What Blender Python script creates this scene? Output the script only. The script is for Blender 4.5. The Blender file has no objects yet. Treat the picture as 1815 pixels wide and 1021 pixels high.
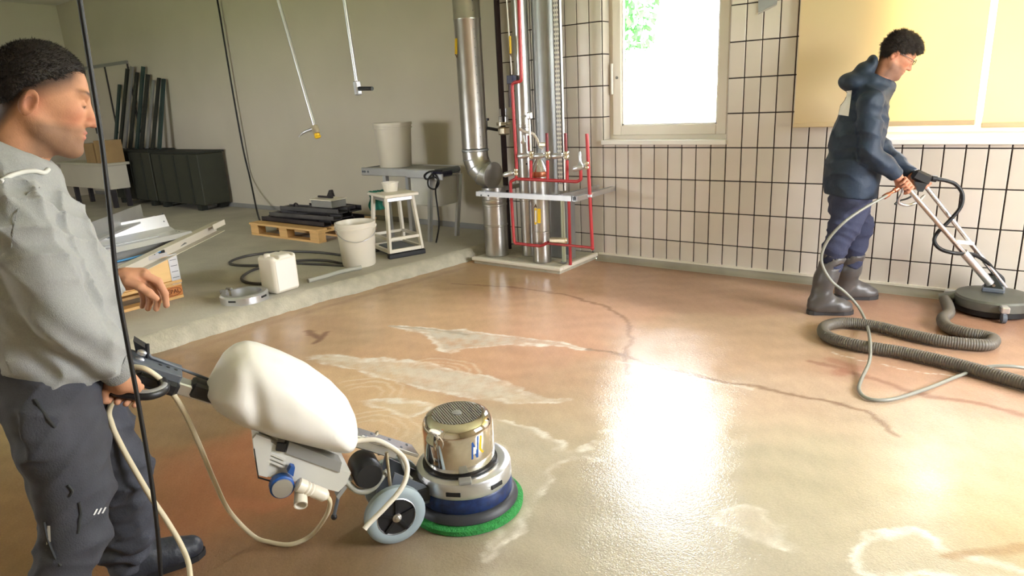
import bpy, bmesh, math, random
import numpy as np
from mathutils import Vector, Matrix
random.seed(7); np.random.seed(7)
S = bpy.context.scene
COL = S.collection

# ------------------------------------------------------------------ camera
FPX = 1200.0                                   # focal length in pixels of the 1815 x 1021 frame
CAM = np.array([2.935, -5.276, 1.45])
YAW, PITCH, ROLL = -0.649, 0.273, -0.0503
def cam_axes():
    cy, sy, cp, sp = math.cos(YAW), math.sin(YAW), math.cos(PITCH), math.sin(PITCH)
    f = np.array([sy*cp, cy*cp, -sp]); r = np.array([cy, -sy, 0.0]); u = np.cross(r, f)
    cr, sr = math.cos(ROLL), math.sin(ROLL)
    return cr*r + sr*u, -sr*r + cr*u, f
AR, AU, AF = cam_axes()
cam = bpy.data.cameras.new('camera'); camo = bpy.data.objects.new('camera', cam); COL.objects.link(camo)
cam.sensor_width = 36.0; cam.lens = FPX/1815*36.0; cam.clip_start = 0.05; cam.clip_end = 200
camo.matrix_world = Matrix(((AR[0], AU[0], -AF[0], CAM[0]), (AR[1], AU[1], -AF[1], CAM[1]), (AR[2], AU[2], -AF[2], CAM[2]), (0, 0, 0, 1)))
S.camera = camo

# ------------------------------------------------------------------ world: bright overcast sky
W = bpy.data.worlds.new('overcast_sky'); S.world = W; W.use_nodes = True
wn = W.node_tree.nodes; wl = W.node_tree.links; wn.clear()
wo = wn.new('ShaderNodeOutputWorld'); wb = wn.new('ShaderNodeBackground')
wb.inputs['Color'].default_value = (0.95, 0.965, 1.0, 1); wb.inputs['Strength'].default_value = 15.0
wl.new(wb.outputs[0], wo.inputs[0])
# daylight portals in the window openings (they only guide the sampling of the sky)
def portal(loc, rot, sx, sy):
    l = bpy.data.lights.new('window_portal', 'AREA'); l.shape = 'RECTANGLE'; l.size = sx; l.size_y = sy
    l.cycles.is_portal = True
    o = bpy.data.objects.new('window_portal', l); o.location = loc; o.rotation_euler = rot; COL.objects.link(o)
W1 = (0.0, 1.08, 1.06, 2.5)          # x0 x1 z0 z1 of the opening in the tiled wall (y = 0)
W2 = (2.04, 4.68, 1.06, 2.5)         # the blinded opening
W3 = (-3.1, -0.8, 0.9, 2.6)          # y0 y1 z0 z1 in the right-hand wall (x = XR)
W4 = (-4.8, -3.1, 1.0, 2.35)         # x0 x1 z0 z1 in the front wall (y = YF)
XR, XL, YF, YB, ZC = 5.6, -11.0, -7.6, 0.3, 3.4
H = math.pi/2
portal(((W1[0]+W1[1])/2, 0.21, (W1[2]+W1[3])/2), (-H, 0, 0), W1[1]-W1[0], W1[3]-W1[2])
portal(((W2[0]+W2[1])/2, 0.21, (W2[2]+W2[3])/2), (-H, 0, 0), W2[1]-W2[0], W2[3]-W2[2])
portal((XR+.1, (W3[0]+W3[1])/2, (W3[2]+W3[3])/2), (H, 0, H), W3[1]-W3[0], W3[3]-W3[2])
portal(((W4[0]+W4[1])/2, YF-.1, (W4[2]+W4[3])/2), (H, 0, 0), W4[1]-W4[0], W4[3]-W4[2])
S.view_settings.view_transform = 'Standard'; S.view_settings.look = 'None'
S.view_settings.gamma = 1.0; S.view_settings.use_curve_mapping = False
S.view_settings.exposure = 1.22
S.cycles.use_denoising = True
S.cycles.max_bounces = 10; S.cycles.diffuse_bounces = 6; S.cycles.glossy_bounces = 4
S.cycles.sample_clamp_indirect = 8.0

# ------------------------------------------------------------------ pixel -> ray helpers (a pixel only gives a direction)
V = lambda *a: np.array(a, float)
def ray(x, y): return (x-907.5)/FPX*AR - (y-510.5)/FPX*AU + AF
def PZ(x, y, z=0.0): d = ray(x, y); return CAM + d*((z-CAM[2])/d[2])
def PY(x, y, yy=0.0): d = ray(x, y); return CAM + d*((yy-CAM[1])/d[1])
def PX(x, y, xx): d = ray(x, y); return CAM + d*((xx-CAM[0])/d[0])
def PP(x, y, p, n): d = ray(x, y); return CAM + d*(np.dot(np.asarray(p)-CAM, n)/np.dot(d, n))
def nrm(v): v = np.asarray(v, float); return v/np.linalg.norm(v)

# ------------------------------------------------------------------ materials
def s2l(c):
    return tuple((x/12.92 if x <= .04045 else ((x+.055)/1.055)**2.4) for x in c)
def rgb(r, g, b): return s2l((r/255, g/255, b/255))
def mat(name, c, rough=.5, metal=0.0, var=0.0, vs=6.0, bump=0.0, bs=60.0, spec=.5, attr=None, coat=0.0, sheen=0.0, sss=0.0, det=4.0, stretch=None, alpha_tl=None):
    m = bpy.data.materials.new(name); m.use_nodes = True
    nt = m.node_tree; b = nt.nodes['Principled BSDF']; L = nt.links.new
    b.inputs['Roughness'].default_value = rough; b.inputs['Metallic'].default_value = metal
    b.inputs['Specular IOR Level'].default_value = spec; b.inputs['Coat Weight'].default_value = coat
    if sheen: b.inputs['Sheen Weight'].default_value = sheen
    if sss:
        b.inputs['Subsurface Weight'].default_value = sss; b.inputs['Subsurface Radius'].default_value = (.01, .004, .002)
        b.inputs['Subsurface Scale'].default_value = 1.0
    tc = nt.nodes.new('ShaderNodeTexCoord'); src = tc.outputs['Object']
    if stretch:
        mp = nt.nodes.new('ShaderNodeMapping'); mp.inputs['Scale'].default_value = stretch; L(src, mp.inputs[0]); src = mp.outputs[0]
    cs = None
    if attr:
        a = nt.nodes.new('ShaderNodeAttribute'); a.attribute_name = attr; cs = a.outputs['Color']
    if var:
        n = nt.nodes.new('ShaderNodeTexNoise'); n.inputs['Scale'].default_value = vs; n.inputs['Detail'].default_value = det; L(src, n.inputs['Vector'])
        r = nt.nodes.new('ShaderNodeMapRange'); r.inputs[1].default_value = .25; r.inputs[2].default_value = .75
        r.inputs[3].default_value = 1-var; r.inputs[4].default_value = 1+var; L(n.outputs['Fac'], r.inputs[0])
        mx = nt.nodes.new('ShaderNodeMix'); mx.data_type = 'RGBA'; mx.blend_type = 'MULTIPLY'; mx.inputs[0].default_value = 1
        if cs: L(cs, mx.inputs[6])
        else: mx.inputs[6].default_value = (*c, 1)
        L(r.outputs[0], mx.inputs[7]); cs = mx.outputs[2]
    if cs: L(cs, b.inputs['Base Color'])
    else: b.inputs['Base Color'].default_value = (*c, 1)
    if bump:
        n = nt.nodes.new('ShaderNodeTexNoise'); n.inputs['Scale'].default_value = bs; n.inputs['Detail'].default_value = 3; L(src, n.inputs['Vector'])
        bp = nt.nodes.new('ShaderNodeBump'); bp.inputs['Strength'].default_value = bump; bp.inputs['Distance'].default_value = .01
        L(n.outputs['Fac'], bp.inputs['Height']); L(bp.outputs[0], b.inputs['Normal'])
    return m
M = {}
def mk(k, *a, **kw): M[k] = mat(k, *a, **kw)
mk('plaster', rgb(202, 194, 178), .85, var=.05, vs=1.2, bump=.12, bs=40)
mk('ceiling_paint', rgb(225, 222, 214), .9)
mk('grout', rgb(62, 54, 50), .9, var=.15, vs=20)
mk('tile', rgb(212, 203, 191), .32, var=.035, vs=3.5, bump=.03, bs=14)
mk('tile_b', rgb(206, 196, 183), .34, var=.035, vs=3.5, bump=.03, bs=14)
mk('tile_c', rgb(216, 206, 196), .30, var=.035, vs=3.5, bump=.03, bs=14)
mk('trim_white', rgb(226, 219, 203), .5)
mk('cove', rgb(150, 143, 128), .5, var=.12, vs=5, bump=.1, bs=50)
mk('concrete', rgb(184, 179, 166), .8, var=.16, vs=2.2, bump=.35, bs=45, det=8)
mk('concrete_edge', rgb(184, 178, 160), .85, var=.16, vs=14, bump=.6, bs=70, det=6)
mk('pvc', rgb(222, 213, 198), .4)
mk('pvc_dark', rgb(120, 116, 110), .5)
mk('white_paint', rgb(236, 234, 228), .45)
mk('galv', rgb(196, 194, 190), .3, 1.0, var=.10, vs=7, bump=.04, bs=18)
mk('galv_dull', rgb(168, 170, 171), .48, .85, var=.12, vs=5, bump=.05, bs=16)
mk('steel', rgb(205, 205, 208), .25, 1.0, var=.06, vs=12)
mk('sheet_bright', rgb(235, 236, 238), .38, .55)
mk('alu', rgb(214, 216, 220), .34, .9, var=.06, vs=9)
mk('chrome', rgb(232, 226, 218), .06, 1.0, bump=.02, bs=9)
mk('brass', rgb(214, 203, 176), .3, .9, var=.1, vs=30)
mk('red_paint', rgb(176, 42, 46), .35, var=.08, vs=20, spec=.6)
mk('red_dark', rgb(120, 30, 32), .4)
mk('copper', rgb(190, 120, 90), .35, .8)
mk('dark_pipe', rgb(58, 44, 50), .5)
mk('black_rubber', rgb(14, 14, 16), .5)
mk('black_plastic', rgb(30, 31, 34), .4)
mk('navy_box', rgb(34, 34, 64), .4)
mk('yellow', rgb(228, 186, 30), .5)
mk('yellow_dark', rgb(92, 62, 40), .5)
mk('plastic_white', rgb(228, 221, 206), .35, sss=.0, spec=.5)
mk('tank_white', rgb(236, 233, 226), .32, var=.02, vs=3)
mk('bucket_grey', rgb(205, 198, 182), .45, var=.03, vs=4)
mk('grey_box', rgb(203, 202, 194), .42, var=.03, vs=8)
mk('grey_dark', rgb(92, 98, 106), .45)
mk('pad_grey', rgb(54, 56, 62), .5)
mk('grey_mid', rgb(142, 142, 138), .5, var=.06, vs=8)
mk('blue', rgb(34, 84, 158), .4)
mk('blue_band', rgb(22, 44, 92), .4, var=.6, vs=45)
mk('light_blue', rgb(70, 140, 190), .4)
mk('green_pad', rgb(52, 148, 72), .85, var=.25, vs=60, bump=.8, bs=160)
mk('green_cloth', rgb(38, 116, 96), .85, var=.25, vs=30, bump=.4, bs=60)
mk('tyre', rgb(150, 164, 170), .55)
mk('wood', rgb(214, 172, 112), .65, var=.14, vs=3, bump=.15, bs=40, stretch=(1, 6, 6))
mk('wood_board', rgb(238, 198, 136), .6, var=.08, vs=3, bump=.08, bs=40, stretch=(6, 1, 6))
mk('wood_dark', rgb(150, 108, 66), .7, var=.2, vs=5, bump=.2, bs=40)
mk('wood_block', rgb(186, 118, 62), .7, var=.2, vs=9, bump=.2, bs=60)
mk('stamp', rgb(96, 50, 24), .8)
mk('dark_steel', rgb(58, 54, 56), .5, .4, var=.3, vs=6, bump=.1, bs=30)
mk('dark_steel_b', rgb(92, 90, 90), .45, .5, var=.25, vs=6)
mk('olive', rgb(56, 58, 46), .7, var=.12, vs=4)
mk('olive_dark', rgb(42, 45, 37), .7)
mk('teal_bar', rgb(50, 70, 66), .5, .3, var=.2, vs=6)
mk('cardboard', rgb(166, 136, 92), .8, var=.1, vs=6)
mk('cable_beige', rgb(216, 204, 172), .45)
mk('hose_grey', rgb(172, 172, 160), .4)
mk('hose_dull', rgb(138, 138, 128), .4)
mk('hose_suction', rgb(98, 92, 83), .5, var=.1, vs=18)
mk('machine_grey', rgb(104, 105, 98), .45, .5, var=.15, vs=9)
mk('bench_top', rgb(196, 190, 170), .6)
mk('hair_dark', rgb(38, 31, 27), .7, var=.5, vs=90, bump=.25, bs=420, stretch=(1.0, .3, .6))
mk('hair_brown', rgb(50, 40, 36), .6, var=.35, vs=50, bump=.8, bs=160, stretch=(1, 1, 3))
mk('skin', (1, 1, 1), .62, attr='Col', var=.08, vs=45, bump=.08, bs=260, spec=.25)
mk('eye', (1, 1, 1), .15, attr='Col')
mk('hoodie', rgb(150, 152, 150), .95, var=.07, vs=220, bump=.25, bs=420, sheen=.2)
mk('hoodie_rib', rgb(142, 144, 142), .95, bump=.6, bs=300)
mk('cord', rgb(206, 206, 200), .9)
mk('trousers', rgb(66, 68, 76), .85, var=.12, vs=18, bump=.2, bs=240)
mk('trouser_patch', rgb(54, 57, 58), .85, var=.1, vs=18)
mk('reflect', rgb(220, 222, 222), .35)
mk('shoe', rgb(44, 48, 56), .5, var=.2, vs=30, bump=.2, bs=80)
mk('sole', rgb(24, 24, 26), .7)
mk('jacket', rgb(38, 50, 66), .6, var=.16, vs=9, bump=.35, bs=26, spec=.35)
mk('jacket_dark', rgb(34, 46, 58), .5, var=.14, vs=9, bump=.3, bs=26)
mk('jeans', rgb(50, 54, 78), .85, var=.14, vs=12, bump=.2, bs=120)
mk('boot', rgb(84, 80, 78), .38, var=.12, vs=9, spec=.5)
mk('boot_sole', rgb(50, 48, 48), .6)
mk('leaf', rgb(74, 128, 70), .8, var=.3, vs=3)
mk('bark', rgb(110, 95, 80), .9)
mk('grass', rgb(150, 170, 120), .9, var=.15, vs=1)
mk('fence_white', rgb(235, 232, 225), .7)

def emis_free_glass():
    m = bpy.data.materials.new('window_glass'); m.use_nodes = True; nt = m.node_tree; nt.nodes.clear(); L = nt.links.new
    o = nt.nodes.new('ShaderNodeOutputMaterial'); t = nt.nodes.new('ShaderNodeBsdfTransparent'); g = nt.nodes.new('ShaderNodeBsdfGlossy')
    g.inputs['Roughness'].default_value = 0.0; f = nt.nodes.new('ShaderNodeFresnel'); f.inputs[0].default_value = 1.3
    x = nt.nodes.new('ShaderNodeMixShader'); L(f.outputs[0], x.inputs[0]); L(t.outputs[0], x.inputs[1]); L(g.outputs[0], x.inputs[2]); L(x.outputs[0], o.inputs[0])
    return m
M['glass'] = emis_free_glass()
def blind_mat():
    m = bpy.data.materials.new('blind_fabric'); m.use_nodes = True; nt = m.node_tree; nt.nodes.clear(); L = nt.links.new
    o = nt.nodes.new('ShaderNodeOutputMaterial'); d = nt.nodes.new('ShaderNodeBsdfDiffuse'); t = nt.nodes.new('ShaderNodeBsdfTranslucent')
    d.inputs[0].default_value = (*rgb(222, 200, 160), 1); t.inputs[0].default_value = (*rgb(255, 205, 122), 1)
    x = nt.nodes.new('ShaderNodeMixShader'); x.inputs[0].default_value = .10
    w = nt.nodes.new('ShaderNodeTexNoise'); w.inputs['Scale'].default_value = 500; b = nt.nodes.new('ShaderNodeBump'); b.inputs['Strength'].default_value = .1
    L(w.outputs['Fac'], b.inputs['Height']); L(b.outputs[0], d.inputs['Normal'])
    L(d.outputs[0], x.inputs[1]); L(t.outputs[0], x.inputs[2]); L(x.outputs[0], o.inputs[0]); return m
M['blind'] = blind_mat()

# ------------------------------------------------------------------ object helpers
ORG = {}
def link_mesh(name, me, m, parent, org):
    o = bpy.data.objects.new(name, me); COL.objects.link(o)
    if m is not None: me.materials.append(M[m] if isinstance(m, str) else m)
    if parent is not None:
        o.parent = parent
    else:
        o.location = Vector(org)
    ORG[o.name] = np.array(org, float)
    return o
def tag(o, label, cat, group=None, kind=None):
    if label: o['label'] = label
    if cat: o['category'] = cat
    if group: o['group'] = group
    if kind: o['kind'] = kind
    return o
def thing(name, loc, label, cat, group=None):
    o = bpy.data.objects.new(name, None); COL.objects.link(o); o.location = Vector([float(v) for v in loc]); o.empty_display_size = .1
    ORG[o.name] = np.array([float(v) for v in loc]); return tag(o, label, cat, group)

def frame_of(t, up=(0, 0, 1)):
    t = nrm(t); up = np.asarray(up, float)
    if abs(np.dot(t, up)) > .98: up = V(1, 0, 0)
    a = nrm(np.cross(up, t)); b = np.cross(t, a); return a, b

class MB:
    """collects shapes in world coordinates and links them as ONE mesh object"""
    def __init__(s): s.v = []; s.f = []
    def add(s, vs, fs):
        n = len(s.v); s.v += [tuple(float(c) for c in v) for v in vs]; s.f += [tuple(n+i for i in f) for f in fs]; return s
    def box(s, lo, hi, bev=0.0):
        x0, y0, z0 = lo; x1, y1, z1 = hi
        return s.obox(V((x0+x1)/2, (y0+y1)/2, (z0+z1)/2), V(1, 0, 0), V(0, 1, 0), V(0, 0, 1), (x1-x0)/2, (y1-y0)/2, (z1-z0)/2, bev)
    def obox(s, c, a, b, d, ha, hb, hd, bev=0.0):
        c, a, b, d = [np.asarray(q, float) for q in (c, a, b, d)]
        if bev <= 0:
            vs = [c+a*ha*i+b*hb*j+d*hd*k for k in (-1, 1) for j in (-1, 1) for i in (-1, 1)]
            return s.add(vs, [(0, 2, 3, 1), (4, 5, 7, 6), (0, 1, 5, 4), (2, 6, 7, 3), (0, 4, 6, 2), (1, 3, 7, 5)])
        e = min(bev, ha*.49, hb*.49, hd*.49)
        vs = []; idx = {}
        for k in (-1, 1):
            for j in (-1, 1):
                for i in (-1, 1):
                    for ax, (da, db, dd) in enumerate(((0, e, e), (e, 0, e), (e, e, 0))):
                        idx[(i, j, k, ax)] = len(vs)
                        vs.append(c + a*(ha-da)*i + b*(hb-db)*j + d*(hd-dd)*k)
        fs = []
        for i in (-1, 1):
            fs.append([idx[(i, j, k, 0)] for j, k in ((-1, -1), (1, -1), (1, 1), (-1, 1))])
            fs.append([idx[(j, i, k, 1)] for j, k in ((-1, -1), (-1, 1), (1, 1), (1, -1))])
            fs.append([idx[(j, k, i, 2)] for j, k in ((-1, -1), (1, -1), (1, 1), (-1, 1))])
        for i in (-1, 1):
            for j in (-1, 1):
                fs.append([idx[(i, j, -1, 0)], idx[(i, j, 1, 0)], idx[(i, j, 1, 1)], idx[(i, j, -1, 1)]])
                fs.append([idx[(i, -1, j, 0)], idx[(i, 1, j, 0)], idx[(i, 1, j, 2)], idx[(i, -1, j, 2)]])
                fs.append([idx[(-1, i, j, 1)], idx[(1, i, j, 1)], idx[(1, i, j, 2)], idx[(-1, i, j, 2)]])
                for k in (-1, 1): fs.append([idx[(i, j, k, 0)], idx[(i, j, k, 1)], idx[(i, j, k, 2)]])
        return s.add(vs, fs)
    def beam(s, p, q, w, h, up=(0, 0, 1), bev=0.0):
        p, q = np.asarray(p, float), np.asarray(q, float); t = nrm(q-p); a, b = frame_of(t, up)
        return s.obox((p+q)/2, t, a, b, np.linalg.norm(q-p)/2, w/2, h/2, bev)
    def loft(s, rings, cap=True, closed=False):
        n = len(rings[0]); base = len(s.v); m = len(rings)
        for r in rings: s.v += [tuple(float(c) for c in p) for p in r]
        for i in range(m if closed else m-1):
            i2 = (i+1) % m
            for j in range(n):
                j2 = (j+1) % n
                s.f.append((base+i*n+j, base+i*n+j2, base+i2*n+j2, base+i2*n+j))
        if cap and not closed:
            s.f.append(tuple(base+j for j in range(n))[::-1]); s.f.append(tuple(base+(m-1)*n+j for j in range(n)))
        return s
    def tube(s, path, r, n=10, cap=True, closed=False):
        path = [np.asarray(p, float) for p in path]; m = len(path); rings = []
        rr = r if hasattr(r, '__len__') else [r]*m
        a = None
        for i in range(m):
            if closed: t = path[(i+1) % m]-path[i-1]
            else: t = path[min(i+1, m-1)]-path[max(i-1, 0)]
            t = nrm(t)
            if a is None: a, b = frame_of(t)
            else: a = nrm(a-t*np.dot(a, t)); b = np.cross(t, a)
            rings.append([path[i]+rr[i]*(math.cos(2*math.pi*j/n)*a+math.sin(2*math.pi*j/n)*b) for j in range(n)])
        return s.loft(rings, cap, closed)
    def lathe(s, o, prof, axis=(0, 0, 1), n=32, cap=True):
        """prof: (radius, height) pairs along the axis from o"""
        o = np.asarray(o, float); t = nrm(axis); a, b = frame_of(t)
        return s.loft([[o+t*h+max(r, 1e-4)*(math.cos(2*math.pi*j/n)*a+math.sin(2*math.pi*j/n)*b) for j in range(n)] for r, h in prof], cap)
    def prism(s, poly, d):
        poly = [np.asarray(p, float) for p in poly]; d = np.asarray(d, float); n = len(poly)
        return s.add(poly+[p+d for p in poly], [tuple(range(n))[::-1], tuple(range(n, 2*n))]+[(i, (i+1) % n, n+(i+1) % n, n+i) for i in range(n)])
    def sphere(s, c, r, n=12, sc=(1, 1, 1)):
        c = np.asarray(c, float)
        return s.loft([[c+V(r*sc[0]*math.sin(u)*math.cos(2*math.pi*j/n), r*sc[1]*math.sin(u)*math.sin(2*math.pi*j/n), r*sc[2]*math.cos(u)) for j in range(n)]
                       for u in [max(.02, min(math.pi-.02, math.pi*i/(n//2))) for i in range(n//2+1)]])
    def build(s, name, m, parent=None, smooth=None, label=None):
        vs = np.array(s.v)
        if parent is not None: org = ORG[parent.name]
        else: org = V((vs[:, 0].min()+vs[:, 0].max())/2, (vs[:, 1].min()+vs[:, 1].max())/2, vs[:, 2].min())
        me = bpy.data.meshes.new(name); me.from_pydata([tuple(p) for p in (vs-org)], [], s.f)
        bm = bmesh.new(); bm.from_mesh(me); bmesh.ops.recalc_face_normals(bm, faces=bm.faces); bm.to_mesh(me); bm.free()
        o = link_mesh(name, me, m, parent, org)
        if smooth is not None: shade(me, smooth)
        if label: o['label'] = label
        return o
def shade(me, ang=40):
    me.polygons.foreach_set('use_smooth', [True]*len(me.polygons))
    if ang < 179:
        bm = bmesh.new(); bm.from_mesh(me); lim = math.radians(ang)
        for e in bm.edges:
            if len(e.link_faces) == 2 and e.calc_face_angle(0) > lim: e.smooth = False
        bm.to_mesh(me); bm.free()
def cr(pts, n=8, closed=False):
    """Catmull-Rom through the points"""
    P = [np.asarray(p, float) for p in pts]; out = []; m = len(P)
    for i in range(m if closed else m-1):
        if closed: p0, p1, p2, p3 = P[i-1], P[i], P[(i+1) % m], P[(i+2) % m]
        else: p0, p1, p2, p3 = P[max(i-1, 0)], P[i], P[i+1], P[min(i+2, m-1)]
        for k in range(n):
            t = k/n
            out.append(.5*((2*p1)+(-p0+p2)*t+(2*p0-5*p1+4*p2-p3)*t*t+(-p0+3*p1-3*p2+p3)*t**3))
    if not closed: out.append(P[-1])
    return out
def resample(path, step):
    P = np.array(path); d = np.r_[0, np.cumsum(np.linalg.norm(np.diff(P, axis=0), axis=1))]
    n = max(2, int(d[-1]/step)); t = np.linspace(0, d[-1], n)
    return np.stack([np.interp(t, d, P[:, i]) for i in range(3)], 1)
def structure(o, label=None):
    o['kind'] = 'structure'
    if label: o['label'] = label
    return o
def paint(o, colfn):
    me = o.data; n = len(me.vertices); co = np.empty(n*3); me.vertices.foreach_get('co', co)
    w = co.reshape(-1, 3)+ORG[o.name if o.parent is None else o.parent.name]
    c = np.ones((n, 4)); c[:, :3] = colfn(w)
    a = me.color_attributes.new('Col', 'FLOAT_COLOR', 'POINT'); a.data.foreach_set('color', c.ravel())

# ------------------------------------------------------------------ signed distance modelling (bodies, clothes, moulded shells)
class SDF:
    def __init__(s, lo, hi, h):
        s.lo = np.asarray(lo, float); s.h = h
        s.n = np.ceil((np.asarray(hi, float)-s.lo)/h).astype(int)+1
        s.ax = [s.lo[i]+h*np.arange(s.n[i]) for i in range(3)]
        s.v = np.full(s.n, 1.0, np.float32)
    def block(s, lo, hi):
        sl = []
        for i in range(3):
            a = int(max(0, math.floor((lo[i]-s.lo[i])/s.h))); b = int(min(s.n[i], math.ceil((hi[i]-s.lo[i])/s.h)+1))
            if b <= a: return None
            sl.append(slice(a, b))
        return tuple(sl), [s.ax[0][sl[0]][:, None, None], s.ax[1][sl[1]][None, :, None], s.ax[2][sl[2]][None, None, :]]
    def put(s, fn, lo, hi, k=.01, op='add'):
        r = s.block(np.asarray(lo)-2*k-3*s.h, np.asarray(hi)+2*k+3*s.h)
        if r is None: return s
        sl, X = r; d = fn(*X).astype(np.float32); a = s.v[sl]
        if op == 'sub': d = -d
        if op == 'add':
            if k > 0: hh = np.maximum(k-np.abs(a-d), 0)/k; s.v[sl] = np.minimum(a, d)-hh*hh*k*.25
            else: s.v[sl] = np.minimum(a, d)
        else:
            if k > 0: hh = np.maximum(k-np.abs(a-d), 0)/k; s.v[sl] = np.maximum(a, d)+hh*hh*k*.25
            else: s.v[sl] = np.maximum(a, d)
        return s
    def cone(s, a, b, r1, r2, k=.02, sq=None, op='add'):
        a = np.asarray(a, float); b = np.asarray(b, float); ba = b-a
        if sq is not None: ax, f = nrm(sq[0]), 1/sq[1]-1; ba = ba+ax*np.dot(ba, ax)*f
        L2 = max(np.dot(ba, ba), 1e-9)
        def fn(X, Y, Z):
            x, y, z = X-a[0], Y-a[1], Z-a[2]
            if sq is not None:
                dt = (x*ax[0]+y*ax[1]+z*ax[2])*f; x = x+dt*ax[0]; y = y+dt*ax[1]; z = z+dt*ax[2]
            t = np.clip((x*ba[0]+y*ba[1]+z*ba[2])/L2, 0, 1)
            return np.sqrt((x-t*ba[0])**2+(y-t*ba[1])**2+(z-t*ba[2])**2)-(r1+(r2-r1)*t)
        R = max(r1, r2)*(max(1, sq[1]) if sq is not None else 1)
        return s.put(fn, np.minimum(a, b)-R, np.maximum(a, b)+R, k, op)
    def chain(s, pts, k=.02, sq=None):
        for (a, r1), (b, r2) in zip(pts[:-1], pts[1:]): s.cone(a, b, r1, r2, k, sq)
        return s
    def ell(s, c, axes, rad, k=.01, op='add'):
        c = np.asarray(c, float); A = [nrm(q) for q in axes]; R = max(rad)
        def fn(X, Y, Z):
            x, y, z = X-c[0], Y-c[1], Z-c[2]
            q = [(x*a[0]+y*a[1]+z*a[2]) for a in A]
            k0 = np.sqrt(sum((u/r)**2 for u, r in zip(q, rad))); k1 = np.sqrt(sum((u/r**2)**2 for u, r in zip(q, rad)))+1e-9
            return k0*(k0-1)/k1
        return s.put(fn, c-R, c+R, k, op)
    def wrinkle(s, amp, freq, seed=0, fade=None):
        r = np.random.RandomState(seed); X, Y, Z = s.ax[0][:, None, None], s.ax[1][None, :, None], s.ax[2][None, None, :]
        w = 0
        for i in range(4):
            q = r.randn(3); q[2] *= 1.3; q *= freq*(1+.7*i)/np.linalg.norm(q); q2 = r.randn(3)*freq*.4
            w = w+np.sin(X*q[0]+Y*q[1]+Z*q[2]+1.8*np.sin(X*q2[0]+Y*q2[1]+Z*q2[2]+i))/(1+.6*i)
        w = w.astype(np.float32)*amp
        if fade is not None: w = w*fade(X, Y, Z).astype(np.float32)
        s.v += w; return s
    def crease(s, amp, dirs, seed=0):
        """sharp cloth folds: ridged waves along the given (wave vector) directions"""
        r = np.random.RandomState(seed); X, Y, Z = s.ax[0][:, None, None], s.ax[1][None, :, None], s.ax[2][None, None, :]
        for q in dirs:
            q = np.asarray(q, float); a, b = r.randn(3)*9, r.randn(3)*5
            ph = X*q[0]+Y*q[1]+Z*q[2]+1.6*np.sin(X*a[0]+Y*a[1]+Z*a[2])+r.rand()*6
            env = np.clip(.5+.8*np.sin(X*b[0]+Y*b[1]+Z*b[2]+r.rand()*6), 0, 1)
            s.v += (amp*(np.abs(np.sin(ph))**.7-.6)*env).astype(np.float32)
        return s
    def mesh(s, name, m, parent=None, keep=None):
        v = s.v; h = s.h; sg = v < 0
        c = np.zeros(np.array(v.shape)-1, np.int8)
        for i in (0, 1):
            for j in (0, 1):
                for k in (0, 1): c += sg[i:v.shape[0]-1+i, j:v.shape[1]-1+j, k:v.shape[2]-1+k]
        act = np.argwhere((c > 0) & (c < 8)); idx = np.full(c.shape, -1, np.int32); idx[tuple(act.T)] = np.arange(len(act))
        acc = np.zeros((len(act), 3)); cnt = np.zeros(len(act))
        cor = [(i, j, k) for i in (0, 1) for j in (0, 1) for k in (0, 1)]
        val = {q: v[act[:, 0]+q[0], act[:, 1]+q[1], act[:, 2]+q[2]].astype(float) for q in cor}
        for q in cor:
            for ax in range(3):
                if q[ax] == 0:
                    q2 = tuple(1 if t == ax else q[t] for t in range(3)); a, b = val[q], val[q2]; mk_ = (a < 0) != (b < 0)
                    t = np.where(mk_, a/(a-b+1e-12), 0); p = np.tile(np.array(q, float), (len(act), 1)); p[:, ax] = t
                    acc += p*mk_[:, None]; cnt += mk_
        P = s.lo+(act+acc/np.maximum(cnt, 1)[:, None])*h
        faces = []
        for ax in range(3):
            o = [t for t in range(3) if t != ax]
            a = np.moveaxis(sg, (ax, *o), (0, 1, 2)); ii = np.moveaxis(idx, (ax, *o), (0, 1, 2))
            e = np.argwhere(a[:-1, 1:-1, 1:-1] != a[1:, 1:-1, 1:-1])
            x, y, z = e[:, 0], e[:, 1]+1, e[:, 2]+1
            q = np.stack([ii[x, y-1, z-1], ii[x, y, z-1], ii[x, y, z], ii[x, y-1, z]], 1)
            fl = a[x, y, z] ^ (ax == 1); q[~fl] = q[~fl][:, ::-1]
            faces.append(q[(q >= 0).all(1)])
        Fc = np.concatenate(faces)
        org = ORG[parent.name] if parent is not None else V((P[:, 0].min()+P[:, 0].max())/2, (P[:, 1].min()+P[:, 1].max())/2, P[:, 2].min())
        me = bpy.data.meshes.new(name); me.vertices.add(len(P)); me.vertices.foreach_set('co', (P-org).ravel())
        me.loops.add(Fc.size); me.loops.foreach_set('vertex_index', Fc.ravel().astype(np.int32))
        me.polygons.add(len(Fc)); me.polygons.foreach_set('loop_start', np.arange(0, Fc.size, 4, dtype=np.int32))
        me.update(calc_edges=True); me.validate()
        me.polygons.foreach_set('use_smooth', [True]*len(me.polygons))
        return link_mesh(name, me, m, parent, org)

# ================================================================== SETTING
TW, TH, ZA, JT = .12, .2568, 1.0, .009           # tile module, row datum, joint
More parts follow.
